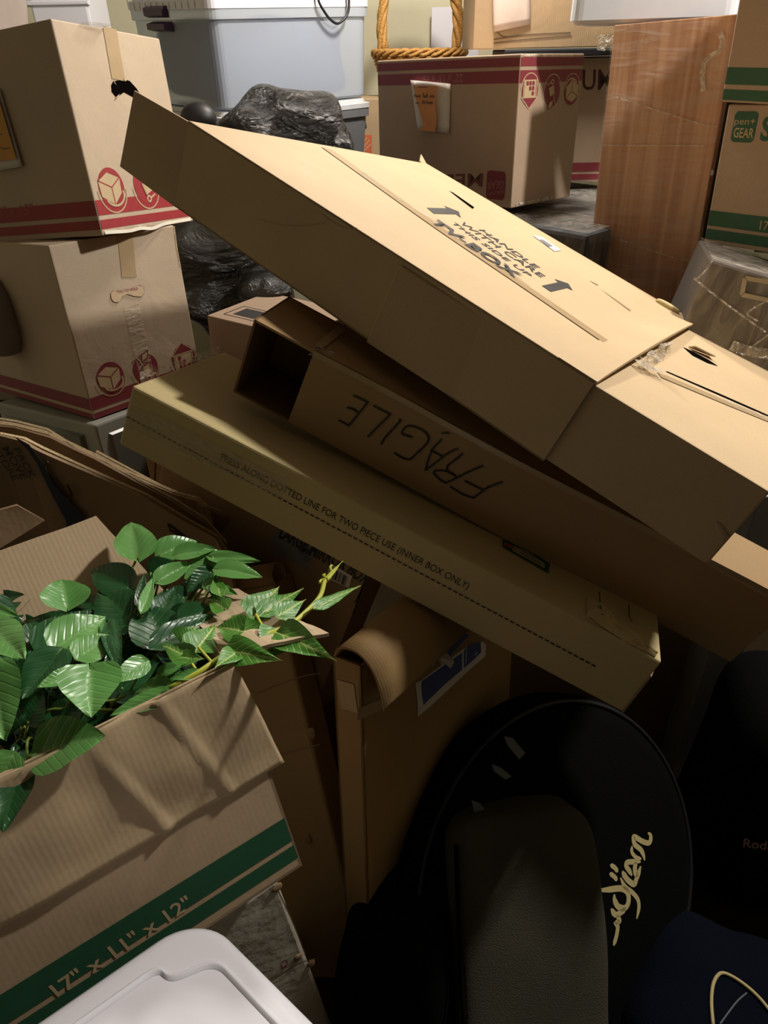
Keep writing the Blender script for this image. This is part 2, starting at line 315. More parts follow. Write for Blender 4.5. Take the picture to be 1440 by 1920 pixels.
def text_on(txt,a,b,c,mat,name,root,bold=0):
    cu=bpy.data.curves.new('txt','FONT'); cu.body=txt; cu.size=1; cu.offset=bold; cu.resolution_u=3
    to=bpy.data.objects.new('txt',cu); COL.objects.link(to); dg=bpy.context.evaluated_depsgraph_get(); dg.update()
    me=bpy.data.meshes.new_from_object(to.evaluated_get(dg)); bpy.data.objects.remove(to); bpy.data.curves.remove(cu)
    xs=[v.co.x for v in me.vertices]; x0,x1=min(xs),max(xs); H=.70
    a,b,c=map(np.array,(a,b,c)); e1=(b-a)/(x1-x0); e2=(c-a)/H
    for v in me.vertices: v.co=Vector((a+e1*(v.co.x-x0)+e2*v.co.y).tolist())
    me.update(); return link(name,me,root,[mat])
def ribbon(fr,f,strokes,w,mat,name,px=True,off=.001,parent=None):
    """pen strokes on a face as flat ribbons of width w"""
    if len(strokes)>1 and name not in ('marker_lettering',): return [ribbon(fr,f,[q_],w,mat,name,px,off) for q_ in strokes][-1]
    mb=MB(); o,U,V,n=fr.face(f)
    for st in strokes:
        uv=[np.array(fr.huv(f,*q)) if px else np.array(q) for q in st]
        if len(uv)>2: uv=smooth_path(uv,5)
        L=[];R=[]
        for i,p in enumerate(uv):
            t=uv[min(i+1,len(uv)-1)]-uv[max(i-1,0)]; t=t/(np.linalg.norm(t)+1e-9); m=np.array([-t[1],t[0]]); L.append(p+m*w/2);R.append(p-m*w/2)
        vs=[fr.uv(f,*q,off) for q in L+R]; k=len(L)
        mb.add(vs,[(i,i+k,i+k+1,i+1) for i in range(k-1)])
    return mb.build(name,mat,fr.root)
def strip(fr,f,pts,w,mat,name,th=.0004,off=.0012,px=True):
    return ribbon(fr,f,[pts],w,mat,name,px,off)
def ell(cx,cy,rx,ry,n=28,a0=0,a1=2*math.pi): return [(cx+rx*math.cos(a0+(a1-a0)*i/n),cy+ry*math.sin(a0+(a1-a0)*i/n)) for i in range(n+ (a1-a0<6.28))]
def icon(fr,f,cu,cv,r,kind,ink,flip=1):
    """round carton pictogram: disc with a box, a hand truck or a house of boxes"""
    mb=MB(); P_=lambda pts,mi,off:mb.add([fr.uv(f,cu+x*r*flip,cv+y*r*flip,off) for x,y in pts],[tuple(range(len(pts)))],mi)
    def line(pts,w,mi,off):
        for (x0,y0),(x1,y1) in zip(pts,pts[1:]):
            dx,dy=x1-x0,y1-y0; l=math.hypot(dx,dy); nx,ny=-dy/l*w/2,dx/l*w/2
            P_([(x0+nx,y0+ny),(x0-nx,y0-ny),(x1-nx,y1-ny),(x1+nx,y1+ny)],mi,off)
    P_(ell(0,0,1,1),0,.0009)
    line(ell(0,-.08,1.12,1.16,30,math.pi,2*math.pi),.07,1,.0012)
    if kind=='box':
        P_([(-.95,.35),(0,.0),(0,-.85),(-.9,-.4)],1,.0012); P_([(0,0),(.75,.45),(.7,-.3),(0,-.85)],1,.0012); P_([(-.95,.4),(-.15,.8),(.75,.5),(0,.05)],1,.0012)
        line([(-.95,.38),(0,.02),(.75,.48)],.06,0,.0015); line([(0,0),(0,-.85)],.06,0,.0015); line([(-.95,.4),(-.15,.8),(.75,.5)],.06,0,.0015); line(ell(.1,-.35,.75,.55,14,math.pi*1.15,math.pi*2.1),.12,1,.0016)
    elif kind=='truck':
        P_([(-.35,.1),(.3,.35),(.55,-.3),(-.1,-.55)],1,.0012); P_([(-.2,.5),(.35,.7),(.45,1.15),(-.1,1.0)],1,.0012); line([(-.9,.75),(-.6,.95),(-.35,.6),(.1,-.75),(.7,-.5)],.09,1,.0016); P_(ell(.1,-.72,.2,.2,14),1,.0015); P_(ell(.1,-.72,.1,.1,12),0,.0018)
        line([(-.35,.1),(.3,.35),(.55,-.3),(-.1,-.55),(-.35,.1)],.05,0,.0018); line([(-.2,.5),(.35,.7),(.45,1.15),(-.1,1.0),(-.2,.5)],.05,0,.0018)
    else:
        P_([(-.7,-.8),(.7,-.8),(.7,.35),(-.7,.35)],1,.0012); P_([(-.95,.4),(0,1.1),(.95,.4)],0,.0013); line([(-1,.38),(0,1.15),(1,.38),(-1,.38)],.08,1,.0015); line([(-.8,-.9),(-.8,.38)],.09,1,.0015); line([(.8,-.9),(.8,.38)],.09,1,.0015)
        for i,j in ((0,0),(1,0),(2,0),(0,1),(1,1),(0,2)): P_([(-.5+i*.36,-.7+j*.34),(-.22+i*.36,-.7+j*.34),(-.22+i*.36,-.43+j*.34),(-.5+i*.36,-.43+j*.34)],0,.0016)
    return mb.build('printed_icon',[ink,M_kprint],fr.root)
def fbox(key,name,trim=0):
    c,R,d=FIT[key]; return Frame(name,[c[0],c[1],c[2]+OFF],R,d,trim)
def rotz(deg):
    a=math.radians(deg); return np.array([[math.cos(a),-math.sin(a),0],[math.sin(a),math.cos(a),0],[0,0,1]])
def world_empty(name,loc):
    o=bpy.data.objects.new(name,None); COL.objects.link(o); o.location=tuple(loc); o.empty_display_size=.05; return o
def soft(c,R,d,k=5,wob=.01,fq=5,seed=0,n=22,sag=0):
    """padded soft-box mesh centred on c"""
    vs=[];fs=[];R=np.array(R); c=np.array(c,float); d=np.array(d,float); ix={}
    def vid(p):
        key=tuple(round(x,5) for x in p)
        if key not in ix:
            q=np.array(p); q=q/(np.sum(np.abs(q)**k)**(1/k)); q=q*d/2
            nn=noise.noise(Vector((q*fq+seed).tolist())); l=np.linalg.norm(q); q=q*(1+wob*nn/max(l,.08)) if wob<.1 else q*(1+wob*nn)
            if sag: q[2]-=sag*(q[0]**2+q[1]**2)
            ix[key]=len(vs); vs.append(c+R@q)
        return ix[key]
    for ax in range(3):
        for sg in (-1,1):
            for i in range(n):
                for j in range(n):
                    cs=[]
                    for a,b in ((i,j),(i+1,j),(i+1,j+1),(i,j+1)):
                        p=[0,0,0]; p[ax]=sg; p[(ax+1)%3]=-1+2*a/n; p[(ax+2)%3]=-1+2*b/n; cs.append(vid(p))
                    fs.append(tuple(cs) if sg>0 else tuple(cs[::-1]))
    return vs,fs
def shift(vs,o): return [np.array(v)-o for v in vs]
def un_y(px,py,y): r=ray(px,py); return CAM+r*((y-CAM[1])/r[1])
def wroot(name,loc,label,cat,group=None): 
    o=world_empty(name,loc); tag(o,label,cat,group); return o
def wm(name,vf,mat,root,smooth=False):
    l=np.array(root.location); return mesh(name,shift(vf[0],l),vf[1],mat,root,smooth)
def slab_room(name,lo,hi,mat):
    lo=np.array(lo,float);hi=np.array(hi,float); vs=[[(lo,hi)[i>>k&1][k] for k in range(3)] for i in range(8)]
    fs=[(0,2,3,1),(4,5,7,6),(0,1,5,4),(2,6,7,3),(0,4,6,2),(1,3,7,5)]
    return tag(mesh(name,vs,fs,mat),kind='structure')
# ---------------------------------------------------------------- room
M_wall=plain('beige_wall_paint',(206,200,172),.9,noise_amt=.02,bump=.1,bscale=200)
M_floor=plain('brown_carpet',(62,50,33),.95,.1,nscale=220,noise_amt=.45,bump=.8,bscale=400)
M_ceil=plain('ceiling_paint',(120,110,98),.9)
slab_room('floor',(-2.4,-1.6,-.1),(2.7,4.15,0),M_floor)
slab_room('wall_back',(-2.4,4.05,0),(2.7,4.2,2.9),M_wall)
slab_room('wall_left',(-2.5,-1.6,0),(-2.4,4.15,2.9),M_wall)
slab_room('wall_right',(2.7,-1.6,0),(2.8,4.15,2.9),M_wall)
slab_room('wall_front',(-2.4,-1.7,0),(2.7,-1.6,2.9),plain('dark_garage_wall',(70,62,56),.9))
slab_room('ceiling',(-2.5,-1.7,2.9),(2.8,4.2,3.0),M_ceil)
# wall trim and a board against the wall
a=un_y(869,0,4.05);b=un_y(888,100,4.05); slab_room('trim_1',(a[0],4.03,0),(b[0]+.02,4.05,2.6),M_wlid)
a=un_y(809,14,3.98);b=un_y(864,100,3.98)
tag(mesh('leaning_board',[(x,y,z) for x in(a[0],b[0]) for y in (3.96,3.98) for z in (0,a[2])],[(0,1,3,2),(4,6,7,5),(0,4,5,1),(2,3,7,6),(0,2,6,4),(1,5,7,3)],M_wlid),'flat white board leaning on the beige wall, seen through the basket handle','board')
# ---------------------------------------------------------------- left stack
def tape_on(fr,f,p0,p1,w,mat=M_tape,name='packing_tape',off=.0011): return strip(fr,f,[p0,p1],w,mat,name,off=off)
g='moving cartons with red stripes'
lu=fbox('left_upper','moving_box'); tag(lu.root,'large moving box with orange note and torn hand hole, top of the left stack','box',g)
lu.body(K_pale)
hv=lambda fr,f,x,y:fr.huv(f,x,y)[1]
lu.band(['n','l'],.0125,.031,M_red); lu.band(['n','l'],.040,.070,M_red)
icon(lu,'n',*lu.huv('n',209,352),.040,'box',M_red); icon(lu,'n',*lu.huv('n',272,347),.040,'truck',M_red)
tape_on(lu,'n',(205,52),(222,150),.042); tape_on(lu,'t',(205,50),(150,45),.042,M_ctape)
lu.decal_px('n',[[(213,150),(218,158),(215,152),(232,148),(243,152),(255,165),(262,176),(256,186),(245,180),(232,173),(225,178),(217,182),(209,172),(208,160)]],M_dark,'torn_hand_hole_shade')  # torn hole drawn as a flat patch, its inner shade painted on
mb=MB()
for q in ([(207,145),(216,160),(212,156)],[(228,147),(236,150),(233,153)],[(214,183),(222,176),(218,184)]):
    mb=MB(); mb.add([lu.hit('n',*z,.004) for z in q],[(0,1,2)]); mb.build('torn_paper_edge',K_edge,lu.root)
lu.text('l','18" x 15"',(-10,410),(62,402),(-12,390),plain('faded_red_ink',(168,84,84),.7),'printed_size')
nf=quadfn(lu.hit('l',-40,190,.004),lu.hit('l',2,165,.004),lu.hit('l',46,312,.006),lu.hit('l',-10,322,.012),bulge=.006)
v,f=grid(nf,8,8,.0006); mesh('paper_note',v,f,M_white,lu.root,True)
lu.decal_px('l',[[(-30,185),(2,175),(38,298),(-20,305)]],plain('orange_note',(206,150,70),.75),'orange_label',.0105)
ribbon(lu,'l',[[(0,224),(8,228)],[(2,250),(12,252)],[(8,276),(16,279),(26,277)]],.0016,M_black,'handwriting',off=.0112)
lu.decal('n',[[(.004,.004),(.33,.004),(.33,.011),(.004,.011)]],M_ctape,'clear_tape',.0015)
ll=fbox('left_lower','moving_box'); tag(ll.root,'moving box with red pictograms and a closed hand hole, second in the left stack','box',g)
ll.body(K_pale); ll.band(['n','l'],.001,.014,M_dred); ll.band(['n','l'],.0225,.052,M_dred)
for (x,y),k in (((207,707),'box'),((273,690),'truck'),((344,672),'house')): icon(ll,'n',*ll.huv('n',x,y),.036,k,M_dred)
tape_on(ll,'n',(232,420),(242,520),.04); tape_on(ll,'n',(246,572),(282,735),.042,M_ctape)
hp=[(208,560),(207,550),(213,545),(226,548),(242,543),(256,536),(266,537),(270,548),(264,556),(250,555),(238,551),(228,556),(222,566),(213,566)]
ll.decal_px('n',[hp],plain('kraft_flap_cut',(196,170,138),.7),'hand_hole_flap',.0022); ribbon(ll,'n',[hp+[hp[0]]],.0012,K_dark,'hand_hole_cut',off=.0014)
ll.text('n','PULL TO HOLD',(219,549),(258,543),(218,544),M_dred,'hand_hole_text',off=.003)
ribbon(ll,'n',[[(326,424),(332,470),(338,500)]],.003,K_edge,'worn_edge')
ribbon(lu,'n',[[(195,436),(240,433),(262,428),(285,428),(310,419),(356,411)]],.007,plain('peeled_white_paper',(232,224,208),.6),'peeled_bottom_edge',off=.003)
# drawer tower
dr=fbox('drawers','plastic_drawer_tower',-.33); tag(dr.root,'grey translucent plastic drawer tower below the left stack','drawer tower')
dr.body(plain('milky_grey_frame',(150,150,142),.45,nscale=5),'frame',.006)
H=dr.d[2]
def panel(fr,f,u0,u1,v0,v1,t,mat,name):
    o,U,V,n=fr.face(f); vs=[fr.uv(f,a,b,c) for c in (-.001,t) for a,b in ((u0,v0),(u1,v0),(u1,v1),(u0,v1))]
    ins=.006; vs[4:]=[fr.uv(f,a,b,t) for a,b in ((u0+ins,v0+ins),(u1-ins,v0+ins),(u1-ins,v1-ins),(u0+ins,v1-ins))]
    return mesh(name,vs,[(4,5,6,7),(0,1,5,4),(1,2,6,5),(2,3,7,6),(3,0,4,7)],mat,fr.root)
MG=plain('smoky_drawer_plastic',(98,98,90),.3,nscale=4,noise_amt=.15)
for k in range(3):
    panel(dr,'n',.03,.27,H-.06-.2*k-.14,H-.03-.2*k,.006,MG,'side_panel'); panel(dr,'l',.03,.37,H-.06-.2*k-.14,H-.03-.2*k,.012,MG,'drawer')
# ---------------------------------------------------------------- small carton + bags behind
sb=fbox('small_box','cardboard_box',-0.0); tag(sb.root,'small pale carton with a printed lid, behind the open end of the FRAGILE box','box'); sb.body(K_grey)
sb.decal('t',[[(.03,.03),(.17,.03),(.17,.032),(.03,.032)],[(.03,.11),(.17,.11),(.17,.112),(.03,.112)],[(.03,.03),(.032,.03),(.032,.112),(.03,.112)]],M_dark,'printed_frame'); sb.decal('t',[[(.05,.045),(.12,.045),(.12,.1),(.05,.1)]],M_black,'printed_block')
def blob(name,px,py,d,size,mat,label,cat,k=2.4,wob=.03,fq=9,seed=0,yaw=0,grp=None,bottom=None):
    c=un(px,py,d); sz=np.array(size,float); v,f=soft((0,0,sz[2]/2),rotz(yaw),sz,k,wob,fq,seed,26)
    o=mesh(name,v,f,mat,None,True); o.location=(c[0],c[1],c[2]-sz[2]/2); tag(o,label,cat,grp); return o
blob('garbage_bag',540,262,2.05,(.36,.32,.26),M_trash,'black shiny garbage bag under the clear bin, behind the long sloping box','garbage bag',seed=3,wob=.045)
blob('garbage_bag',430,500,2.2,(.40,.34,.42),M_trash2,'dull black garbage bag stuffed beside the second left box','garbage bag',seed=11,wob=.05)
blob('garbage_bag',500,545,2.05,(.16,.14,.10),M_trash2,'small olive black bag lying above the small pale carton','garbage bag',seed=5,wob=.02)
o=blob('plastic_bag_knot',638,268,1.98,(.06,.05,.07),M_trash,'crumpled knotted end of a shiny black bag, right beside the garbage bag top','bag knot',seed=9,wob=.03,fq=30)
blob('round_pouch',372,222,1.98,(.10,.08,.08),plain('black_rubber',(24,22,24),.5),'round black pouch between the upper left box and the garbage bag','pouch',k=2,wob=.002)
blob('white_cushion',2,585,1.75,(.12,.2,.2),plain('grey_white_cloth',(140,136,132),.9,bump=.3),'grey white cloth cushion at the left border beside the second left box','cushion',k=2.6,wob=.01)
# ---------------------------------------------------------------- clear bins
def bin_(fr,h_lid,lidmat,bodymat,inset=.015,lidname='lid'):
    dx,dy,dz=fr.d; mb=MB()
    # tapered shell
    def ring(z,s,r=.035,n=5):
        out=[]
        for cx,cy,a0 in ((1,1,0),(-1,1,90),(-1,-1,180),(1,-1,270)):
            for k in range(n+1):
                a=math.radians(a0+90*k/n); out.append((cx*(dx/2-s-r)+r*math.cos(a),cy*(dy/2-s-r)+r*math.sin(a),z))
        return out
    def loft(rings,mat,name,cap0=True,cap1=True):
        vs=[p for r in rings for p in r]; n=len(rings[0]); fs=[]
        for i in range(len(rings)-1):
            for k in range(n): fs.append((i*n+k,i*n+(k+1)%n,(i+1)*n+(k+1)%n,(i+1)*n+k))
        if cap0: fs.append(tuple(range(n))[::-1])
        if cap1: fs.append(tuple((len(rings)-1)*n+k for k in range(n)))
        o=mesh(name,vs,fs,mat,fr.root,False); return o
    zt=dz-h_lid
    loft([ring(0,inset+.01,.03),ring(.008,inset,.035),ring(zt-.03,.006),ring(zt-.028,-.002),ring(zt-.0,-.002)],bodymat,'bin_body',True,True)
    if h_lid: loft([ring(zt,-.004),ring(zt+h_lid*.5,-.004),ring(zt+h_lid*.55,.008),ring(dz,.012),ring(dz,.04),ring(dz-.012,.05)],lidmat,lidname)
    return ring,loft
c,R,d=FIT['clear_bin']; dd=[d[0],d[1],d[2]+.06]; R=np.array(R); c=np.array(c)+R[:,2]*.03
cb=Frame('storage_bin',[c[0],c[1],c[2]+OFF],R,dd); tag(cb.root,'large clear storage bin with white lid and purple latch, pale linens inside','storage bin')
ring,loft=bin_(cb,.05,M_wlid,M_frost,.012)
v,f=soft((0,0,.13),np.eye(3),(d[0]-.10,d[1]-.10,.23),7,.03,6,2,14); mesh('stored_linen',v,f,plain('blue_grey_linen',(96,106,134),.9,nscale=3,noise_amt=.25,bump=.5,bscale=12),cb.root,True)
panel(cb,'l',.15,.29,d[2]-.012,d[2]+.022,.022,M_purple,'latch'); panel(cb,'l',.17,.30,d[2]-.05,d[2]-.022,.028,M_purple,'latch_bar')
for k in range(12):
    for f_ in ('l',):
        mb=MB(); u=.02+k*.04; mb.add([cb.uv(f_,a,b,.006) for a,b in ((u,d[2]+.012),(u+.006,d[2]+.012),(u+.006,d[2]+.058),(u,d[2]+.058))],[(0,1,2,3)]); mb.build('lid_rib',M_wplas,cb.root)
c2=np.array(c)-R[:,2]*(dd[2]/2+.22); cb2=Frame('storage_bin',[c2[0],c2[1],c2[2]+OFF+.005],R,[d[0]-.005,d[1],.42]); tag(cb2.root,'grey storage bin with light grey lid, under the large clear bin','storage bin')
bin_(cb2,.03,plain('light_grey_plastic',(196,198,202),.4),M_greyplas,.03)
# strap hanging over the clear bin
pts=[cb.hit('n',x,y,.02) for x,y in ((588,-30),(590,0),(600,20),(612,36),(626,44),(640,34),(647,15),(646,-30))]
vf=tube(smooth_path([cb.world(p) for p in pts],6),.0045,6); r=wroot('black_strap',cb.world(pts[4]),'thin black strap hanging in a loop over the large clear bin','strap'); wm('strap_loop',vf,M_blackp,r,True)
# carton with an orange square logo
a=un_y(668,186,3.36); hd=Frame('cardboard_box',[a[0]+.2,3.36+.15,a[2]/2],rotz(0),[.40,.30,a[2]]); tag(hd.root,'tan carton with an orange square logo, between the clear bin and the upside-down box','box'); hd.body(K_mid)
hd.decal_px('n',[[(672,253),(697,253),(697,288),(672,288)]],plain('orange_logo_ink',(206,104,62),.6),'orange_logo')
ribbon(hd,'n',[[(676,283),(693,262)],[(679,287),(695,270)],[(675,275),(688,258)]],.004,M_kprint,'logo_slashes'); hd.decal_px('n',[[(676,238),(686,229),(688,240),(679,245)],[(674,204),(684,202),(684,212),(674,212)]],M_black,'printed_glyph')
# ---------------------------------------------------------------- wicker basket
bc=np.array([.19,3.52,hd.o[2]+hd.d[2]]); bk=wroot('wicker_basket',bc,'wicker basket with a tall twisted cane handle, behind the upside-down box','basket')
rz=1.742-bc[2]; rx=.19; ry=.13
mb=MB()
for s in range(3):
    tube([(rx*math.cos(a)+.008*math.cos(a)*math.cos(9*a+s*2.1),ry*math.sin(a)+.008*math.sin(a)*math.cos(9*a+s*2.1),rz+.010*math.sin(9*a+s*2.1)) for a in [2*math.pi*k/90 for k in range(90)]],.007,6,True,mb)
mb.build('twisted_rim',M_wicker,bk,True)
mb=MB()
for s in range(4):
    P_=[]
    for k in range(70):
        t=k/69; a=math.pi*t; x=-.150*math.cos(a)*(1+.16*math.sin(a)**.6); z=rz+.30*math.sin(a)**.75; ph=26*t+s*math.pi/2
        P_.append((x+.012*math.cos(ph),.012*math.sin(ph),z+.008*math.cos(ph)))
    tube(P_,.011,7,False,mb)
mb.build('twisted_handle',M_wicker,bk,True)
mb=MB(); nst=44
for r_ in range(14):
    z=.006+(rz-.012)*r_/13; s_=.74+.26*r_/13
    tube([((rx*s_+.005*(-1)**(k+r_))*math.cos(2*math.pi*k/nst),(ry*s_+.005*(-1)**(k+r_))*math.sin(2*math.pi*k/nst),z) for k in range(nst)],.0055,5,True,mb)
mb.build('woven_body',M_wicker,bk,True)
# ---------------------------------------------------------------- upside-down box
cx=fbox('center_box','moving_box'); tag(cx.root,'upside-down moving box with red stripes and an orange note, standing before the wicker basket','box',g)
cx.body(K_grey); T=cx.d[2]
cx.band(['n','r'],T-.029,T-.008,M_dred); cx.band(['n','r'],T-.068,T-.038,M_dred)
for (x,y),k in (((993,172),'house'),((1035,173),'truck'),((1071,171),'box')): icon(cx,'r',*cx.huv('r',x,y),.036,k,M_dred,-1)
faded=plain('faded_pink_ink',(158,112,108),.7)
cx.text('n','22" x 13" x 15"',(868,139),(790,142),(868,154),faded,'printed_size')
cx.text('n','MEDIUM',(906,325),(760,330),(905,350),plain('faint_red_ink',(112,62,58),.7),'printed_word',.01)
def rrect(u0,v0,u1,v1,r,n=5):
    out=[]
    for cx_,cy_,a0 in ((u1-r,v1-r,0),(u0+r,v1-r,90),(u0+r,v0+r,180),(u1-r,v0+r,270)):
        out+=[(cx_+r*math.cos(math.radians(a0+90*k/n)),cy_+r*math.sin(math.radians(a0+90*k/n))) for k in range(n+1)]
    return out
u0,v0=cx.huv('n',911,372); u1,v1=cx.huv('n',949,322); cx.decal('n',[rrect(u0,v0,u1,v1,.012)],M_dred,'printed_badge')
cx.text('n','GEAR',(945,339),(914,341),(945,353),faded,'badge_text',.01,off=.0014); cx.text('n','pen+',(944,357),(916,359),(944,366),faded,'badge_text',.0,off=.0014)
v,f=grid(quadfn(cx.hit('n',775,150,.012),cx.hit('n',846,157,.003),cx.hit('n',844,250,.004),cx.hit('n',785,242,.004),bulge=.006),8,8,.0006); mesh('paper_note',v,f,M_white,cx.root,True)
cx.decal_px('n',[[(780,160),(826,161),(820,190),(824,225),(821,247),(789,244),(799,234),(788,195)]],M_orange,'orange_label',.0125)
def scrib(x0,x1,y,a,seed):
    rn=random.Random(seed); n=int((x1-x0)/1.6); return [(x0+(x1-x0)*k/n,y-(a if k%2 else 0)*rn.uniform(.4,1.2)+(x0+(x1-x0)*k/n-790)*.02) for k in range(n+1)]
for a_ in ((782,794,182,5,1),(798,808,182,7,2),(812,820,182,5,3),(785,790,194,5,4),(797,803,194,6,5),(805,817,194,5,6)): ribbon(cx,'n',[scrib(*a_)],.0022,M_black,'handwriting',off=.0135)
ribbon(cx,'n',[scrib(790,808,164,3,7)],.0016,M_ink,'handwriting',off=.0135)
cx.decal('r',[[(.01,T-.006),(.28,T-.006),(.28,T-.001),(.01,T-.001)],[(.02,.004),(.2,.004),(.2,.014),(.02,.012)]],M_wad,'peeling_clear_tape',.003)
# wrapped furniture carrying it
c,R,d=FIT['center_box']; R=np.array(R); zt=cx.o[2]-.002
yaw=math.degrees(math.atan2(R[1,0],R[0,0])); RR_=rotz(yaw)
p=np.array([cx.o[0],cx.o[1],0])+RR_[:,0]*.13+RR_[:,1]*.19; W2=Frame('wrapped_furniture',[p[0],p[1],(zt-.02)/2],RR_,[.90,.74,zt-.02])
tag(W2.root,'dark grey furniture in shiny stretch wrap under the upside-down box','furniture'); W2.body(plain('dark_grey_blanket',(70,72,76),.7,nscale=6,noise_amt=.2),'blanket_wrapped_body',.012)
for f_ in 'nrt':
    w,h=W2.size(f_); v,f=grid(quadfn(W2.uv(f_,0,0,.006),W2.uv(f_,w,0,.006),W2.uv(f_,w,h,.006),W2.uv(f_,0,h,.006),wob=.006),30,30); mesh('stretch_wrap',v,f,M_wrap2,W2.root,True)
# MEDIUM box behind and the brown carton above it
a=un_y(1095,105,2.72); mbx=Frame('moving_box',[.72,2.72+.15,1.35+.185],rotz(-2),[.46,.30,.37]); tag(mbx.root,'moving box in shade reading MEDIUM, between the upside-down box and the wood panel','box',g); mbx.body(K_grey)
mbx.band(['n'],.008,.026,M_dred); mbx.band(['n'],.034,.062,M_dred); mbx.text('n','MEDIUM',(1000,168),(1147,168),(1000,130),plain('dark_maroon_ink',(70,40,40),.7),'printed_word',.01)
tb=Frame('black_tray',[.72,2.85,1.735],rotz(-2),[.60,.36,.022]); tag(tb.root,'flat black tray under the large brown carton, above the MEDIUM box','tray'); tb.body(M_blackp,'tray',.004)
a=un_y(889,98,2.68); ub=Frame('cardboard_box',[a[0]+.40,2.68+.2,1.748+.25],rotz(-1),[.80,.40,.50]); tag(ub.root,'large plain brown carton with a blank white sheet taped on, behind the upside-down box','box'); ub.body(K_mid)
v,f=grid(quadfn(ub.hit('n',925,60,.012),ub.hit('n',994,46,.004),ub.hit('n',994,-60,.003),ub.hit('n',922,-60,.003),bulge=.004),8,8,.0006); mesh('paper_sheet',v,f,plain('blank_white_sheet',(214,196,184),.75),ub.root,True)
ribbon(ub,'n',[[(926,74),(980,66),(1070,61)],[(926,81),(985,74),(1072,67)],[(932,60),(940,67),(950,70)]],.003,plain('pencil_mark',(108,88,70),.8),'pencil_line')
v,f=grid(quadfn(ub.hit('n',1117,94,.012),ub.hit('n',1152,95,.012),ub.hit('n',1152,64,.02),ub.hit('n',1117,66,.02),wob=.012,seed=4),24,24); mesh('clear_film_scrap',v,f,M_wad,ub.root,True)
# white bin above the wood panel
a=un_y(1064,54,2.24); b=un_y(1387,28,2.10)
wdt=math.hypot(b[0]-a[0],b[1]-a[1]); yw=math.degrees(math.atan2(b[1]-a[1],b[0]-a[0])); RZ=rotz(yw); cc=(a+b)/2+RZ[:,1]*.16
wb=Frame('storage_bin',[cc[0],cc[1],(a[2]+b[2])/2+.15],RZ,[wdt,.32,.30]); tag(wb.root,'white plastic storage bin resting above the wood panel','storage bin'); bin_(wb,.03,M_wlid,M_wplas,.0)
# ---------------------------------------------------------------- wood panel
wd=fbox('wood','wood_cabinet_panel',-.78); tag(wd.root,'tall orange pine cabinet panel in clear stretch wrap with black back board','cabinet'); wd.body(M_wood,'wood_board',.002)
bm=boxmesh([wd.d[0]+.045,.03,wd.d[2]-.01],.002); o=link('back_board',bm,wd.root,[M_blackp]); o.location=(.028,wd.d[1]/2+.016,0)
w,h=wd.size('n'); v,f=grid(quadfn(wd.uv('n',-.002,.6,.004),wd.uv('n',w+.002,.6,.004),wd.uv('n',w+.002,h,.004),wd.uv('n',-.002,h,.004),wob=.003),20,50); mesh('stretch_wrap',v,f,M_wrap,wd.root,True)
ribbon(wd,'n',[[(1350,62),(1356,78),(1350,95),(1335,105),(1322,118),(1318,140),(1320,172)]],.012,M_wad,'torn_wrap_tail',off=.008)
ribbon(wd,'n',[[(1145,178),(1300,228),(1345,238)],[(1112,430),(1240,475),(1300,490)],[(1125,272),(1320,273)]],.0022,M_wad,'wrap_crease',off=.008)
mb=MB()
for x,y in ((1330,325),(1319,369),(1310,417)):
    v,f=soft(wd.hit('n',x,y,-.02)+np.array([0,0,0]),np.eye(3),(.014,.02,.016),2,.1,60,x,6); mb.add(v,f)
mb.build('white_screw_caps',M_wlid,wd.root,True)
# ---------------------------------------------------------------- green striped cartons right
gl=fbox('green_lower','moving_box'); tag(gl.root,'green striped carton with a green rounded badge, standing on the film-wrapped box at right','box','cartons with green stripes'); gl.body(K_grey)
s=lambda fr,f,x,y:fr.huv(f,x,y)[1]
gl.band(['n','l'],s(gl,'n',1325,422),s(gl,'n',1331,394),M_green); gl.band(['n','l'],s(gl,'n',1321,447),s(gl,'n',1324,428),M_green)
gl.text('n','17" x 11" x 12"',(1424,430),(1545,449),(1427,413),M_kprint,'printed_size')
u0,v0=gl.huv('n',1369,266); u1,v1=gl.huv('n',1424,209); gl.decal('n',[rrect(u0,v0,u1,v1,.010)],M_green,'printed_badge')
gl.text('n','GEAR',(1375,257),(1412,259),(1378,239),M_kprint,'badge_text',.012,off=.0014); gl.text('n','pen+',(1377,233),(1416,234),(1379,220),M_kprint,'badge_text',0,off=.0014)
gl.text('n','SMALL',(1424,262),(1560,272),(1432,219),M_green,'printed_word',.03)
gu=fbox('green_upper','moving_box'); tag(gu.root,'green striped carton at the top right corner, stacked on the carton with the green badge','box','cartons with green stripes'); gu.body(K_grey)
gu.band(['n','l'],s(gu,'n',1361,158),s(gu,'n',1368,126),M_green); gu.band(['n','l'],s(gu,'n',1355,187),s(gu,'n',1359,167),M_green)
# film-wrapped dark box
wr=fbox('wrapped_box','wrapped_box',-.3); tag(wr.root,'dark grey box wrapped in cloudy stretch film below the green striped cartons','box'); wr.body(plain('dark_grey_card',(88,80,72),.6,nscale=8,noise_amt=.15),'box_body',.006)
for f_ in 'nt':
    w,h=wr.size(f_); v,f=grid(quadfn(wr.uv(f_,0,0,.005),wr.uv(f_,w,0,.005),wr.uv(f_,w,h,.005),wr.uv(f_,0,h,.005),wob=.006),30,30); mesh('stretch_wrap',v,f,M_wrap2,wr.root,True)
fr_=[(1396,520),(1470,532),(1462,566),(1390,551)]; ribbon(wr,'n',[[fr_[0],fr_[1]],[fr_[3],fr_[2]],[fr_[0],fr_[3]]],.009,plain('cream_frame_ink',(190,176,150),.6),'printed_frame',off=.0095)
wr.decal_px('t',[[(1412,470),(1445,475),(1442,483),(1410,480)]],M_white,'white_label',.010)
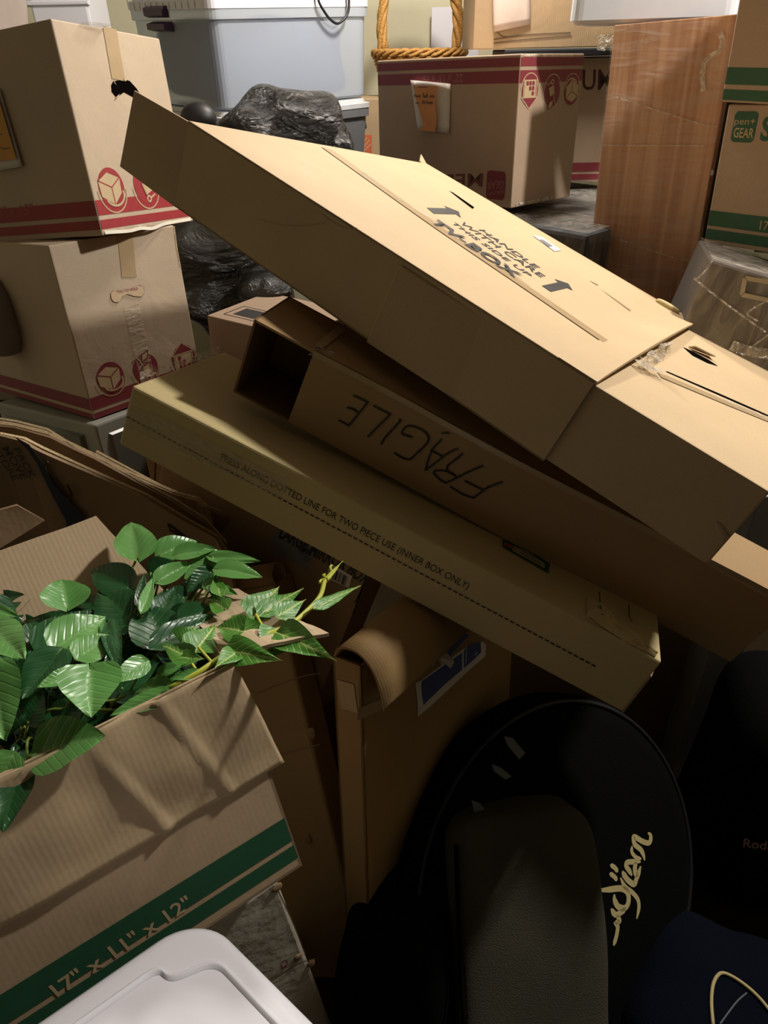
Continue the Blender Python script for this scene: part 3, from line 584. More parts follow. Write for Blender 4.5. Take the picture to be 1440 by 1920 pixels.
ribbon(wr,'n',[[(1340,480),(1320,508),(1305,522)],[(1300,520),(1370,575),(1434,620)],[(1440,560),(1400,585),(1420,600)],[(1440,625),(1405,650)]],.004,M_wad,'film_crease',off=.011)
ribbon(wr,'n',[[(1370,645),(1400,655),(1445,662)]],.022,M_wad,'twisted_film_roll',off=.012)
# ---------------------------------------------------------------- long sloping TV carton
tv=fbox('tv_sleeve','television_box'); tag(tv.root,'long flat television carton printed TV-BOX, lying slanted on top of the pile','box')
def pan(fr,pts,mat,name,th=.004,nu=1,nv=1,**k):
    v,f=grid(quadfn(*pts,**k),nu,nv,th); return mesh(name,v,f,mat,fr.root)
hx_,hy_,hz_=tv.d[0]/2,tv.d[1]/2,tv.d[2]
pan(tv,[(-hx_,-hy_,hz_),(hx_,-hy_,hz_),(hx_,hy_,hz_),(-hx_,hy_,hz_)],K_tv,'top_panel',.003,4,4)
pan(tv,[(-hx_,-hy_,0),(hx_,-hy_,0),(hx_,-hy_,hz_),(-hx_,-hy_,hz_)],K_tv,'near_side',.003,4,2)
pan(tv,[(hx_,hy_,0),(-hx_,hy_,0),(-hx_,hy_,hz_),(hx_,hy_,hz_)],K_tv,'far_side',.003,4,2)
pan(tv,[(-hx_,hy_,0),(hx_,hy_,0),(hx_,-hy_,0),(-hx_,-hy_,0)],K_tv,'bottom_panel',.003,4,4)
zc=3.8
def Z(x,y): return (780+x/4.364,360+y/4.364)
# open end flap of the near side
a,b,c_,d_=tv.hit('n',353,228,0),tv.hit('n',262,172,0),tv.hit('n',235,313,0),tv.hit('n',328,388,0)
b=b+np.array([0,-.012,0]); c_=c_+np.array([0,-.012,0])
v,f=grid(quadfn(a,b,c_,d_,bulge=.003),8,8,.004); mesh('end_flap',v,f,K_tv,tv.root)
a,b=tv.uv('t',.0,tv.d[1]-.03,0),tv.uv('t',.0,tv.d[1]-.002,0); v,f=grid(quadfn(a,b,b+np.array([-.03,.01,.012]),a+np.array([-.006,0,.002])),3,3,.004); mesh('torn_flap_stub',v,f,K_tv,tv.root)
# lifted lip of the sleeve's top panel at its open end
dx,dy,dz=tv.d
def lip(u,v): x=dx/2-.06+.063*u; y=-dy/2+dy*v; return (x,y,dz+.0012+.012*u*u*math.sin(math.pi*min(1,max(0,v)))**.7)
v,f=grid(lip,6,24,.004); mesh('sleeve_lip',v,f,K_tv,tv.root,False)
strip(tv,'t',[(612,279),(800,413),(911,489),(1010,556),(1180,672)],.030,M_tape,'packing_tape',off=.0014)
for p,q in (((742,372),(838,428)),((830,425),(875,462)),((955,508),(990,535)),((680,325),(700,340))): strip(tv,'t',[p,q],.014,M_ctape,'clear_tape',off=.0018)
tx=M_black
C1=lambda x,y:(800+x/9,370+y/9)
C2=lambda x,y:(920+x/8.47,440+y/8.47)
tv.text('t','TV-BOX',(803,415),(966,523.5),(820.5,413.5),tx,'printed_title',.03,off=.0024)
tv.text('t','WITH CARE',(859,417),(1014.5,521),(870,416.5),tx,'printed_line',.012)
tv.text('t','THIS SIDE UP',(844,417),(991,518.5),(853.5,417.5),tx,'printed_line',.012)
tv.text('t','HANDLE',(897,431),(1003.8,503.5),(908,431.5),tx,'printed_line',.012)
tv.decal_px('t',[[C1(0,180),C1(345,190),C1(290,145),C1(540,245),C1(575,350),C1(495,290),C1(120,280)],[C2(810,815),C2(1070,760),C2(1010,708),C2(1230,780),C2(1300,890),C2(1215,850),C2(955,912)]],tx,'printed_arrow')
tv.decal_px('t',[[(842,358),(850,362),(889,389),(886,392),(862,374)]],M_dark,'hand_slot_shade'); tv.decal_px('t',[[(1104,526),(1122,534),(1120,536)],[(1124,541),(1183,582),(1181,584)]],K_dark,'slit')  # slot's inner shade painted as a flat dark patch
tv.decal_px('t',[[(998,442),(1015,445),(1052,470),(1039,472)]],M_white,'shipping_label',.0014); tv.decal_px('t',[[(1010,450),(1018,451),(1036,463),(1028,464)]],M_greylabel,'label_barcode',.002)
v,f=grid(lambda u,v:tv.hit('t',1222+50*v,672-88*v+0*u,.004)+np.array([.03*(u-.5)*0,0,0]),1,1)
# crumpled wad of tape
base=tv.hit('t',1207,684,.0); 
def wad(u,v):
    p=base+np.array([(-.005+.02*u),(-.005+.055*v),.004+.03*math.sin(math.pi*v)*(.4+u)]); q=Vector((p*60).tolist()); return p+.010*np.array([noise.noise(q),noise.noise(q+Vector((9,0,0))),abs(noise.noise(q+Vector((0,7,0))))])
v,f=grid(wad,16,26); mesh('tape_wad',v,f,M_wad,tv.root); 
strip(tv,'t',[(1195,684),(1215,690),(1240,700)],.03,M_wad,'tape_tail',off=.003); strip(tv,'t',[(1165,655),(1205,676)],.010,M_wad,'tape_tail',off=.003)
v,f=soft(tv.hit('t',1250,577,.004),np.eye(3),(.06,.018,.014),3,.1,30,1,8); mesh('taped_corner',v,f,K_press,tv.root,True)
ribbon(tv,'n',[[(600,400),(640,425),(670,428)],[(480,410),(520,420),(560,424),(610,418)]],.0012,K_mid,'scuff',off=.0008)
ti=fbox('tv_inner','television_box_inner'); ti.root.name='television_box_tray'; tag(ti.root,'lower half of the television carton sliding out of the sleeve at the right edge','box'); ti.body(K_tv,'inner_tray')
ti.decal_px('t',[[(1247,697),(1251,697),(1345,737),(1445,781),(1445,784),(1340,738)]],M_dark,'open_seam')
strip(ti,'t',[(1235,703),(1340,747),(1445,790)],.024,M_tape,'packing_tape',off=.0012); strip(ti,'t',[(1340,744),(1445,788)],.018,M_ctape,'clear_tape',off=.0018)
ti.decal_px('t',[[(1280,651),(1300,660),(1328,675),(1346,687),(1326,681),(1298,667)]],M_dark,'hand_slot_shade'); v,f=grid(quadfn(ti.hit('t',1290,652,.001),ti.hit('t',1330,668,.001),ti.hit('t',1336,676,.008),ti.hit('t',1298,658,.010)),4,2,.002); mesh('hand_slot_flap',v,f,K_tv,ti.root)  # dark patch paints the shade inside the slot
v,f=soft(ti.hit('n',1352,994,.0),np.array([[.87,0,.5],[0,1,0],[-.5,0,.87]]),(.030,.008,.010),3,.05,30,1,8); mesh('plastic_hand_hole',v,f,K_mid,ti.root,True)
# ---------------------------------------------------------------- FRAGILE carton (inner tray + sleeve)
fg=fbox('fragile','fragile_box'); tag(fg.root,'narrow brown carton marked FRAGILE in marker, open at its left end','box')
dx,dy,dz=fg.d; u0=fg.huv('n',590,657)[0]; u0b=fg.huv('n',543,783)[0]; th=.004
def pan(fr,pts,mat,name,th=.004,nu=1,nv=1,**k):
    v,f=grid(quadfn(*pts,**k),nu,nv,th); return mesh(name,v,f,mat,fr.root)
x0,x1,y0,y1=-dx/2,dx/2,-dy/2,dy/2; K2=kraft('kraft_inside_shaded',(120,92,62),'X',.1,.2)  # darker kraft puts the shade of the tray's interior into its colour
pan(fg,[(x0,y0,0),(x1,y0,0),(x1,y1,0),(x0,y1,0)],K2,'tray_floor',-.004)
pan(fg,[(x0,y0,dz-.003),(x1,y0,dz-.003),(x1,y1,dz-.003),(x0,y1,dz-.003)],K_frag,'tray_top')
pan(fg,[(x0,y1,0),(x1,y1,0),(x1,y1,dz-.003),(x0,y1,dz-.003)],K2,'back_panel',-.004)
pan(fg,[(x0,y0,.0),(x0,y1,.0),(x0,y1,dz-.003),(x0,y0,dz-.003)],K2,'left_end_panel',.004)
xs=x0+u0; xsb=x0+u0b
pan(fg,[(xsb,y0-.001,0),(x1,y0-.001,0),(x1,y0-.001,dz),(xs,y0-.001,dz)],K_frag,'sleeve_front',.004,24,4)
pan(fg,[(xs,y0-.001,dz),(x1,y0-.001,dz),(x1,y1+.002,dz),(xs,y1+.002,dz)],K_frag,'sleeve_top',.003)
pan(fg,[(x1,y0,0),(x1,y1,0),(x1,y1,dz),(x1,y0,dz)],K_frag,'right_end_panel',.004)
o,U,V,n=fg.face('n')
K_ = lambda x,y:(620+x/4.235,720+y/4.235)
st=[[(188,87),(298,140),(148,325),(68,282)],[(138,183),(185,195),(212,218)],[(345,168),(475,236),(300,412)],[(552,275),(545,300),(440,415),(405,470)],[(648,415),(610,405),(568,382),(615,328),(700,345),(765,390),(780,440),(740,495),(680,550),(640,588),(600,590),(550,568),(510,540)],
 [(880,435),(810,510),(775,600),(755,680),(860,600),(930,545),(1008,508)],[(800,520),(845,545),(888,568)],[(890,384),(940,384)],[(1210,643),(1110,685),(1000,740),(920,778)],[(920,778),(880,760),(825,705),(840,683),(900,682),(960,700),(1005,735)],[(1050,545),(1000,590),(935,640),(932,685),(975,715)],[(1365,770),(1250,815),(1135,898),(1050,870),(955,810)],[(1070,762),(1130,795),(1210,832)]]
mb=MB()
for s_ in st:
    uv=[np.array(fg.huv('n',*K_(*q))) for q in s_]
    pts=uv if len(uv)<3 or s_ in (st[0],st[2],st[11],st[5]) else smooth_path(uv,4)
    for p,q in zip(pts,pts[1:]):
        t=(q-p)/(np.linalg.norm(q-p)+1e-9); m=np.array([-t[1],t[0]])*.0017; e=t*.001
        mb.add([fg.uv('n',*z,.0030) for z in (p+m-e,p-m-e,q-m+e,q+m+e)],[(0,1,2,3)])
mb.build('marker_lettering',M_ink,fg.root)
strip(fg,'n',[(590,662),(760,752),(960,862),(1340,1057),(1445,1112)],.010,M_tape,'edge_tape',off=.0022)
v,f=grid(lambda u,v:fg.hit('t',592+34*u-8*v,652+14*u+9*v*0+0,.004)+np.array([0,-.004*v,-.016*v+.002*math.sin(9*u)]),8,4); mesh('shiny_tape_end',v,f,M_wad,fg.root)
strip(fg,'t',[(596,653),(640,618)],.014,M_tape,'sleeve_tape',off=.0030)
# ---------------------------------------------------------------- PRESS ALONG DOTTED LINE carton
pr=fbox('press','mirror_carton'); tag(pr.root,'long yellowish carton printed PRESS ALONG DOTTED LINE, lowest of the slanted ones','box')
pr.body(K_press,'outer_sleeve',.004); 
pr.text('n','PRESS ALONG DOTTED LINE FOR TWO PIECE USE (INNER BOX ONLY)',(413,861),(876,1105),(417,849),plain('dark_olive_ink',(58,56,34),.6),'printed_line',.002)
mb=MB(); A=np.array(pr.huv('n',238,781)); B_=np.array(pr.huv('n',1120,1251)); n_=86
for i in range(n_):
    a=A+(B_-A)*(i/n_); b=A+(B_-A)*((i+.68)/n_); mb.add([pr.uv('n',*q,.0010) for q in (a+[0,.0012],a-[0,.0012],b-[0,.0012],b+[0,.0012])],[(0,1,2,3)])
mb.build('dotted_line',M_ink,pr.root)
pr.decal_px('n',[[(240,760),(300,778),(420,840),(545,905),(530,935),(380,868),(300,832),(232,800)]],M_ctape,'clear_tape',.0016)
pr.decal_px('t',[[(943,1012),(985,1028),(1031,1058),(1028,1076),(941,1026)]],M_green,'label_border',.0012); pr.decal_px('t',[[(960,1024),(985,1034),(1021,1058),(1020,1067),(960,1034)]],plain('pale_label',(176,166,130),.6),'label_field',.0016); pr.decal_px('t',[[(946,1018),(962,1025),(966,1032),(944,1024)]],plain('orange_label_ink',(176,88,50),.6),'label_corner',.0018)
ribbon(pr,'t',[[(975,1038),(1000,1052),(1013,1060)],[(978,1034),(1005,1050)]],.002,M_black,'label_text',off=.002)
# torn crushed right end
v,f=grid(lambda u,v:pr.hit('t',1100+128*u,1163+70*u-45*(1-u*.9)*v,.002+.006*v*abs(math.sin(7*u)))+np.array([0,0,.006*noise.noise(Vector((u*5,v*4,2)))]),16,6,.003); mesh('crushed_corner',v,f,K_press,pr.root)
ribbon(pr,'t',[[(1120,1115),(1122,1140),(1126,1158)],[(1176,1138),(1176,1160),(1182,1172)],[(1100,1162),(1130,1185),(1162,1205)]],.0022,M_ink,'tear_line',off=.006)
pr.decal('r',[[(.01,.01),(.29,.01),(.29,.1),(.01,.1)]],M_dark,'open_end_shade',.0006)  # flat dark patch painting the shaded inside of the open end
pan(pr,[pr.uv('r',0,0,.001),pr.uv('r',.1,0,.03),pr.uv('r',.1,.06,.03),pr.uv('r',0,.08,.001)],K_dark,'inner_flap',.003)
pr.decal('l',[[(.006,.006),(.294,.006),(.294,.104),(.006,.104)]],K_dark,'end_face',.0006)
v,f=grid(lambda u,v:pr.hit('t',262+150*u,716-48*u-14*v,.004)+.006*np.array([noise.noise(Vector((u*20,v*5,0))),0,abs(noise.noise(Vector((u*25,v*8,3))))]),40,6); mesh('clear_end_tape',v,f,M_ctape,pr.root)
# ---------------------------------------------------------------- LARGE MIRROR BOX and boxes below
mi=fbox('mirror_box','mirror_box',0.0); tag(mi.root,'brown carton printed LARGE MIRROR BOX with a barcode label, under the yellowish slanted carton','box'); mi.body(K_dark)
mi.text('n','LARGE MIRROR BOX',(522,1006),(688,1097),(533,984),M_black,'printed_title',.035)
mi.decal_px('n',[[(519,990),(592,1033),(575,1073),(502,1020)]],M_greylabel,'pale_label',.0006); 
mi.text('n','EZ90',(560,1030),(582,1043),(565,1020),M_black,'label_text',.02,off=.0016); ribbon(mi,'n',[[(562,1036),(583,1049)],[(570,1047),(580,1053)]],.0015,M_black,'label_line',off=.0016)
mi.decal_px('n',[[(620,1055),(661,1080),(655,1102),(612,1083)]],M_white,'barcode_label',.0012)
bars=[]
for i,w_ in enumerate((2,1,2,3,1,2,1,3,2,1)):
    t=i/10; x=622+33*t; y=1064+18*t; bars.append([(x,y),(x+w_*.9,y+w_*.5),(x+w_*.9-5,y+w_*.5+17),(x-5,y+17)])
mi.decal_px('n',bars,M_black,'barcode',.0018); ribbon(mi,'n',[[(665,1060+70),(672,1118),(686,1086)]],.002,M_dark,'panel_seam',off=.001)
ribbon(mi,'n',[[(686,1085),(662,1152)]],.002,M_dark,'panel_edge',off=.001)
# upright boxes behind the flat sheets
def upright(name,x0,x1,ytop,d,h,label,mat,yaw=0,dep=.2):
    a=un(x0,ytop,d); b=un(x1,ytop,d); w=np.linalg.norm(b-a); Rz=rotz(math.degrees(math.atan2(b[1]-a[1],b[0]-a[0]))+yaw)
    c=(a+b)/2+Rz[:,1]*dep/2; h=c[2]; fr=Frame(name,[c[0],c[1],c[2]-h/2],Rz,[w,dep,h]); tag(fr.root,label,'box'); fr.body(mat); return fr
b1=upright('cardboard_box',268,384,838,1.62,.55,'upright brown carton with faint print, behind the flattened cardboard',K_dark)
ribbon(b1,'n',[[(292,862),(290,905)]],.002,M_dark,'panel_seam'); ribbon(b1,'n',[[(304,884),(318,893),(340,892)],[(306,895),(312,905)]],.003,M_black,'printed_drawing'); b1.text('n','Wall Frame',(306,915),(362,934),(309,905),M_black,'faint_text')
b2=upright('cardboard_box',388,470,905,1.64,.60,'grey carton with dark bars printed on it, beside the mirror carton',plain('grey_card',(104,102,100),.7))
b2.decal_px('n',[[(370,921),(384,927),(384,942),(370,936)],[(416,944),(426,949),(424,962),(414,957)],[(438,955),(448,960),(446,972),(436,966)],[(396,925),(408,931),(405,944),(393,938)]],M_navy,'printed_bars')
# dark carton under the right end, widened left to cover lit floor with dark
dk=upright('cardboard_box',900,1420,1150,1.80,.8,'dark carton below the right end of the FRAGILE box, widened to fill a gap with shade',K_dark,0,.3)
tb_=upright('storage_bin',1424,1500,930,1.50,.3,'grey bin corner at the right border behind the slanted cartons',plain('grey_bin_plastic',(150,152,154),.4),0,.2); tb_.root['category']='storage bin'
# ---------------------------------------------------------------- flattened cardboard sheets
def cardboard(top,d0,d1,h,lean,label,mat=K_dark,seed=0,name='flattened_box',th=.007):
    xs0=top[0][0]; xs1=top[-1][0]; W=[un(x,y,d0+(d1-d0)*(x-xs0)/(xs1-xs0)) for x,y in top]; o=np.array([W[0][0],W[0][1],max(.0,W[-1][2]-h)])
    r=wroot(name,o,label,'flattened carton','flattened cartons leaning in a row')
    n=len(W)-1
    def fn(u,v):
        i=u*n; k=min(int(i),n-1); p=W[k]*(1-(i-k))+W[k+1]*(i-k)
        return p+np.array([lean[0]*v,lean[1]*v,-(p[2]-o[2])*v])+np.array([0,1,0])*.006*noise.noise(Vector((u*4+seed,v*3,seed)))
    v,f=grid(fn,n*4,10,th); ob=wm('cardboard_sheet',(v,f),mat,r); 
    mb=MB()
    for k in range(n):   # fluted top edge
        a,b=W[k]-o,W[k+1]-o; up=np.array([0,0,.0012]); bk_=np.array([0,th,0]); mb.add([a+up,b+up,b+bk_+up,a+bk_+up],[(0,1,2,3)])
    mb.build('fluted_edge',K_edge,r); return r,fn,o
shA=cardboard([(-60,812),(0,815),(45,824),(80,842),(180,888),(275,930),(345,972),(408,1008),(436,1052)],1.22,1.27,.95,(0,-.02),'front flattened carton with navy band and MOVE lettering, behind the plant box')
shB=cardboard([(-60,790),(30,800),(100,818),(180,856),(255,900),(330,940),(385,975),(425,1020)],1.30,1.34,.95,(0,-.02),'second flattened carton, just behind the one lettered MOVE',K_dark,3)
shC=cardboard([(-60,778),(30,792),(88,807),(150,845),(255,893),(330,926),(372,936),(390,950),(398,985)],1.36,1.40,.95,(0,-.02),'third flattened carton with a torn folded corner at its right end',K_mid,7)
shD=cardboard([(180,848),(300,912),(387,950),(452,976),(470,1040)],1.42,1.46,.95,(0,-.02),'rearmost flattened carton with an inner frame line, ending nearest the mirror carton',K_dark,9)
# prints on the front sheet: its own plane frame
rA,fA,oA=shA
p0=fA(.05,0);p1=fA(.85,0);p2=fA(.3,.6); nA=np.cross(p1-p0,p2-p0); nA/=np.linalg.norm(nA)
if nA@(CAM-p0)<0: nA=-nA
def onA(px,py,off=.008): r=ray(px,py); t=nA@(p0-CAM)/(nA@r); return CAM+r*t+nA*off-oA
def polyA(pls,mat,name):
    mb=MB(); [mb.add([onA(*q) for q in p],[tuple(range(len(p)))]) for p in pls]; return mb.build(name,mat,rA)
polyA([[(31,814),(60,830),(70,845),(95,880),(120,915),(148,952),(128,972),(105,930),(72,862),(55,838)],[(128,972),(148,950),(158,958),(165,985),(130,1000)]],M_navy,'navy_band')
for t,a,b,c_ in (('PACK',(30,838),(62,893),(42,834)),('MOVE',(9,836),(46,895),(22,831)),('STORE',(-9,838),(30,897),(3,834))): text_on(t,onA(*a,.009),onA(*b,.009),onA(*c_,.009),M_ink,'printed_word',rA,.01)
mb=MB(); L_=smooth_path([np.array(onA(x,y)) for x,y in ((95,862),(88,868),(95,885),(112,912),(128,928),(138,922),(130,905))],5); v,f=tube(L_,.002,5); mb.add(v,f); mb.build('printed_curve',M_ink,rA)
mb=MB(); v,f=tube([onA(*q) for q in ((318,978),(322,990),(355,1006),(318,978))],.0015,5); mb.add(v,f); mb.build('printed_triangle',M_ink,rA)
# loose piece of cardboard, left border
q=[un(x,y,d) for x,y,d in ((31,945,1.02),(82,974,1.06),(50,1011,1.03),(-20,1040,.98))]; r=wroot('cardboard_piece',q[2],'loose brown cardboard piece in the shade at the left border, above the plant box flap','cardboard'); q2=un(-30,950,1.0)
v,f=grid(quadfn(un(-30,962,1.0),q[0],q[1],un(-40,1050,1.02)),6,6,.004); wm('cardboard_sheet',(v,f),K_dark,r)
# thin boards between the tall slab and the label carton
for i,(x0_,y0_,x1_,y1_,d) in enumerate(((585,1150,632,1176,1.50),(604,1138,652,1182,1.55),(622,1128,690,1182,1.60))):
    rr=cardboard([(x0_-30,y0_-12),(x0_,y0_),((x0_+x1_)/2,(y0_+y1_)/2),(x1_,y1_)],d,d+.01,.9,(0,-.02),('thin dark board beside the tall slab, nearest of three','thin dark board, middle of three beside the tall slab','thin dark board, rearmost of three beside the tall slab')[i],K_dark,i,'cardboard_board')[0]; rr['group']='thin boards beside the slab'
# ---------------------------------------------------------------- tall slab carton
sl=fbox('slab','tall_flat_box',.16); tag(sl.root,'tall flat brown carton with worn right edge, standing behind the plant box','box'); sl.body(K_frag,'box_body',.006)
def tubeflap(u,v):
    a=math.radians(-60+300*v); w=sl.d[0]; return sl.uv('t',w*(.0+u),.030+.030*math.cos(a),.012+.020*math.sin(a))
v,f=grid(tubeflap,10,16,.003); mesh('rolled_top_flap',v,f,K_frag,sl.root,True)
v,f=grid(lambda u,v:sl.uv('t',sl.d[0]-.055+.012*u,.030+.0325*math.cos(math.radians(200-160*v)),.012+.0225*math.sin(math.radians(200-160*v))),2,10,.001); mesh('red_tape_band',v,f,plain('red_tape',(150,50,36),.5),sl.root,True)
for (x,y) in ((583,1372),(575,1570)):
    c_=sl.hit('n',x,y,.001); v,f=soft(c_,np.eye(3),(.018,.004,.022),2,.6,60,x,8); mesh('torn_spot',v,f,K_dark,sl.root)
for p in ([(480,1300),(560,1270),(600,1262)],[(500,1420),(600,1395)]): ribbon(sl,'n',[p],.0015,K_dark,'crease_line')
# ---------------------------------------------------------------- carton with curled flap and blue label
lb=fbox('label_box','tall_flat_box',-.24); lb.d[1]=max(lb.d[1],.05); tag(lb.root,'tall narrow carton with a curled top flap and torn blue label','box')
dx,dy,dz=lb.d; K_l=kraft('kraft_olive_brown',(152,122,80),'X',.08,.3)
# open-topped shell
x0,x1,y0,y1=-dx/2,dx/2,-dy/2,dy/2
for pts,nm in (([(x0,y0,0),(x1,y0,0),(x1,y0,dz),(x0,y0,dz)],'front_panel'),([(x0,y1,0),(x0,y0,0),(x0,y0,dz),(x0,y1,dz)],'left_panel'),([(x1,y0,0),(x1,y1,0),(x1,y1,dz),(x1,y0,dz)],'right_panel'),([(x1,y1,0),(x0,y1,0),(x0,y1,dz),(x1,y1,dz)],'back_panel')): pan(lb,pts,K_l,nm,.004,12,12)
def curl(u,v):
    x=x0+dx*u
    P_=[(y1,dz-.002),(y1-.012,dz+.020),(y0+.006,dz+.024),(y0-.020,dz+.006),(y0-.036,dz-.028),(y0-.042,dz-.062)]
    i=v*(len(P_)-1); k=min(int(i),len(P_)-2); t=i-k; p=[np.array(z) for z in P_]; a=p[max(k-1,0)];b=p[k];c=p[k+1];d=p[min(k+2,5)]
    q=.5*(2*b+(c-a)*t+(2*a-5*b+4*c-d)*t*t+(3*b-a-3*c+d)*t**3); return (x,q[0],q[1])
v,f=grid(curl,10,20,-.004); mesh('curled_flap',v,f,K_l,lb.root,True)
v,f=grid(quadfn((x0+.002,y1-.004,dz),(x0+.002,y0,dz),(x0+.05,y0,dz-.03),(x0+.05,y1-.004,dz-.03)),3,3,.003); mesh('inner_flap',v,f,K_dark,lb.root)
Z6=lambda x,y:(560+x/3.6,1100+y/3.6)
lb.decal_px('n',[[Z6(*q) for q in ((785,650),(825,632),(905,570),(1105,420),(1235,370),(1262,392),(1258,468),(1140,570),(900,795),(802,878),(800,780))],[Z6(*q) for q in ((900,548),(905,500),(975,430),(988,470),(985,520),(960,530),(935,480))]],M_white,'torn_label')
lb.decal_px('n',[[Z6(*q) for q in ((825,640),(1100,445),(1098,560),(1000,640),(840,796),(828,730))],[Z6(*q) for q in ((1112,430),(1160,385),(1225,372),(1228,440),(1180,490),(1112,548))],[Z6(*q) for q in ((980,450),(1090,315),(1150,322),(985,500))]],M_blue,'blue_print',.0014)
ribbon(lb,'n',[[Z6(985,660),Z6(1005,640),Z6(1030,625)],[Z6(1128,400),Z6(1122,515)],[Z6(1180,460),Z6(1200,440)]],.003,M_white,'label_marks',off=.002)
pan(lb,[lb.hit('n',*Z6(940,480),.002),lb.hit('n',*Z6(985,440),.004),lb.hit('n',*Z6(985,480),.02),lb.hit('n',*Z6(965,530),.018)],M_white,'lifted_label_corner',.0006)
strip(lb,'n',[Z6(395,860),Z6(560,790)],.02,M_tape,'packing_tape'); strip(lb,'l',[(636,1300),(668,1310)],.05,M_tape,'side_tape')
# ---------------------------------------------------------------- carton with the plant
pb=fbox('plant_box','open_moving_box'); tag(pb.root,'open carton with green stripes reading 17" x 11" x 12", holding the artificial plants','box')
dx,dy,dz=pb.d; x0,x1,y0,y1=-dx/2,dx/2,-dy/2,dy/2; K_in=kraft('kraft_inner_side',(190,166,134),'X',.12,.12); K_pb=kraft('kraft_plant_box',(182,158,128),'X',.03,.2)
for pts,nm in (([(x0,y0,0),(x1,y0,0),(x1,y0,dz),(x0,y0,dz)],'front_wall'),([(x0,y1,0),(x0,y0,0),(x0,y0,dz),(x0,y1,dz)],'left_wall'),([(x1,y0,0),(x1,y1,0),(x1,y1,dz),(x1,y0,dz)],'right_wall'),([(x1,y1,0),(x0,y1,0),(x0,y1,dz),(x1,y1,dz)],'back_wall')): pan(pb,pts,K_pb,nm,.004,2,2)
pan(pb,[(x0,y0,0),(x1,y0,0),(x1,y1,0),(x0,y1,0)],K_pb,'floor_panel',-.004)
hv=lambda x,y:pb.huv('n',x,y)[1]
pb.band(['n'],hv(547,1576),hv(533,1533),M_green); pb.band(['n'],hv(556,1609),hv(550,1584),M_green)
pb.text('n','17" x 11" x 12"',(108,1868),(362,1697),(90,1849),M_kprint,'printed_size',.014)
def plane_pt(o,a,b,px,py):
    n=np.cross(a,b); r=ray(px,py); t=n@(o-CAM)/(n@r); return CAM+r*t
# front flap hangs outward over the front wall, hinge on the front top edge
hr=pb.world((x1,y0,dz)); hl=pb.world((x0,y0,dz)); X=pb.R[:,0]; Yn=-pb.R[:,1]; Zu=pb.R[:,2]
best=None
for k in range(0,120):
    a=math.radians(-90+k); dvec=Yn*math.cos(a)+Zu*math.sin(a); p=plane_pt(hr,X,dvec,530,1425); l=(p-hr)@dvec
    if best is None or abs(l-.150)<best[0]: best=(abs(l-.150),a,p,dvec,l)
_,fa,pe,dvec,fl=best
xe=(pe-hr)@X
def frontflap(u,v):
    p=hl+(hr-hl)*u+X*xe*v*u+dvec*fl*v
    nn=np.cross(X,dvec); nn/=np.linalg.norm(nn); nn=nn if nn[2]>0 else -nn
    w=.005*noise.noise(Vector((u*6,v*2.0,3)))+.0012*math.sin(u*40+2*v)*max(0,1-v)+.004*math.exp(-((u-.62-.06*v)/.012)**2)*min(1,v*2)+.003*math.exp(-((u-.80-.05*v)/.010)**2)
    return pb.loc(p+nn*(w+.002+.004*math.sin(math.pi*min(v*1.2,1))))
v,f=grid(frontflap,90,24,.004); 
mesh('front_flap',v,f,kraft('kraft_front_flap',(190,166,132),'X',.06,.25),pb.root,True)
# back flap stands up behind the plants (inner, ribbed side showing)
br=pb.world((x1,y1,dz)); bl=pb.world((x0,y1,dz)); best=None
for k in range(0,150):
    a=math.radians(180-k); dv=Yn*-math.cos(a)*-1+Zu*math.sin(a) if 0 else (-Yn)*math.cos(math.radians(k))+Zu*math.sin(math.radians(k)); p=plane_pt(br,X,dv,180,967); l=(p-br)@dv
    if l>0 and (best is None or abs(l-.15)<best[0]): best=(abs(l-.15),k,p,dv,l)
_,bk_a,pt,bdv,bl_=best; xs_=(pt-br)@X
print('front flap',math.degrees(fa),fl,xe,'back flap',bk_a,bl_,xs_)
v,f=grid(lambda u,v:pb.loc(bl+(br-bl)*u+X*xs_*v+bdv*bl_*v+Zu*.002*noise.noise(Vector((u*5,v*3,1)))),10,8,.004); mesh('back_flap',v,f,K_in,pb.root)
# right flap folded outward, hinge on the right top edge
rn,rf=pb.world((x1,y0+.01,dz)),pb.world((x1,y1-.01,dz)); ro=un(618,1194,.80); rfo=un(446,1106,1.02)
def rfl(u,v): 
    p=(rn*(1-u)+rf*u)*(1-v)+(ro*(1-u)+rfo*u)*v; return pb.loc(p+Zu*(.004*math.sin(u*9+v*3)*v+.006*noise.noise(Vector((u*4,v*4,8)))))
v,f=grid(rfl,14,14,.004); mesh('right_flap',v,f,kraft('kraft_right_flap',(196,174,142),'Y',.06,.3),pb.root)
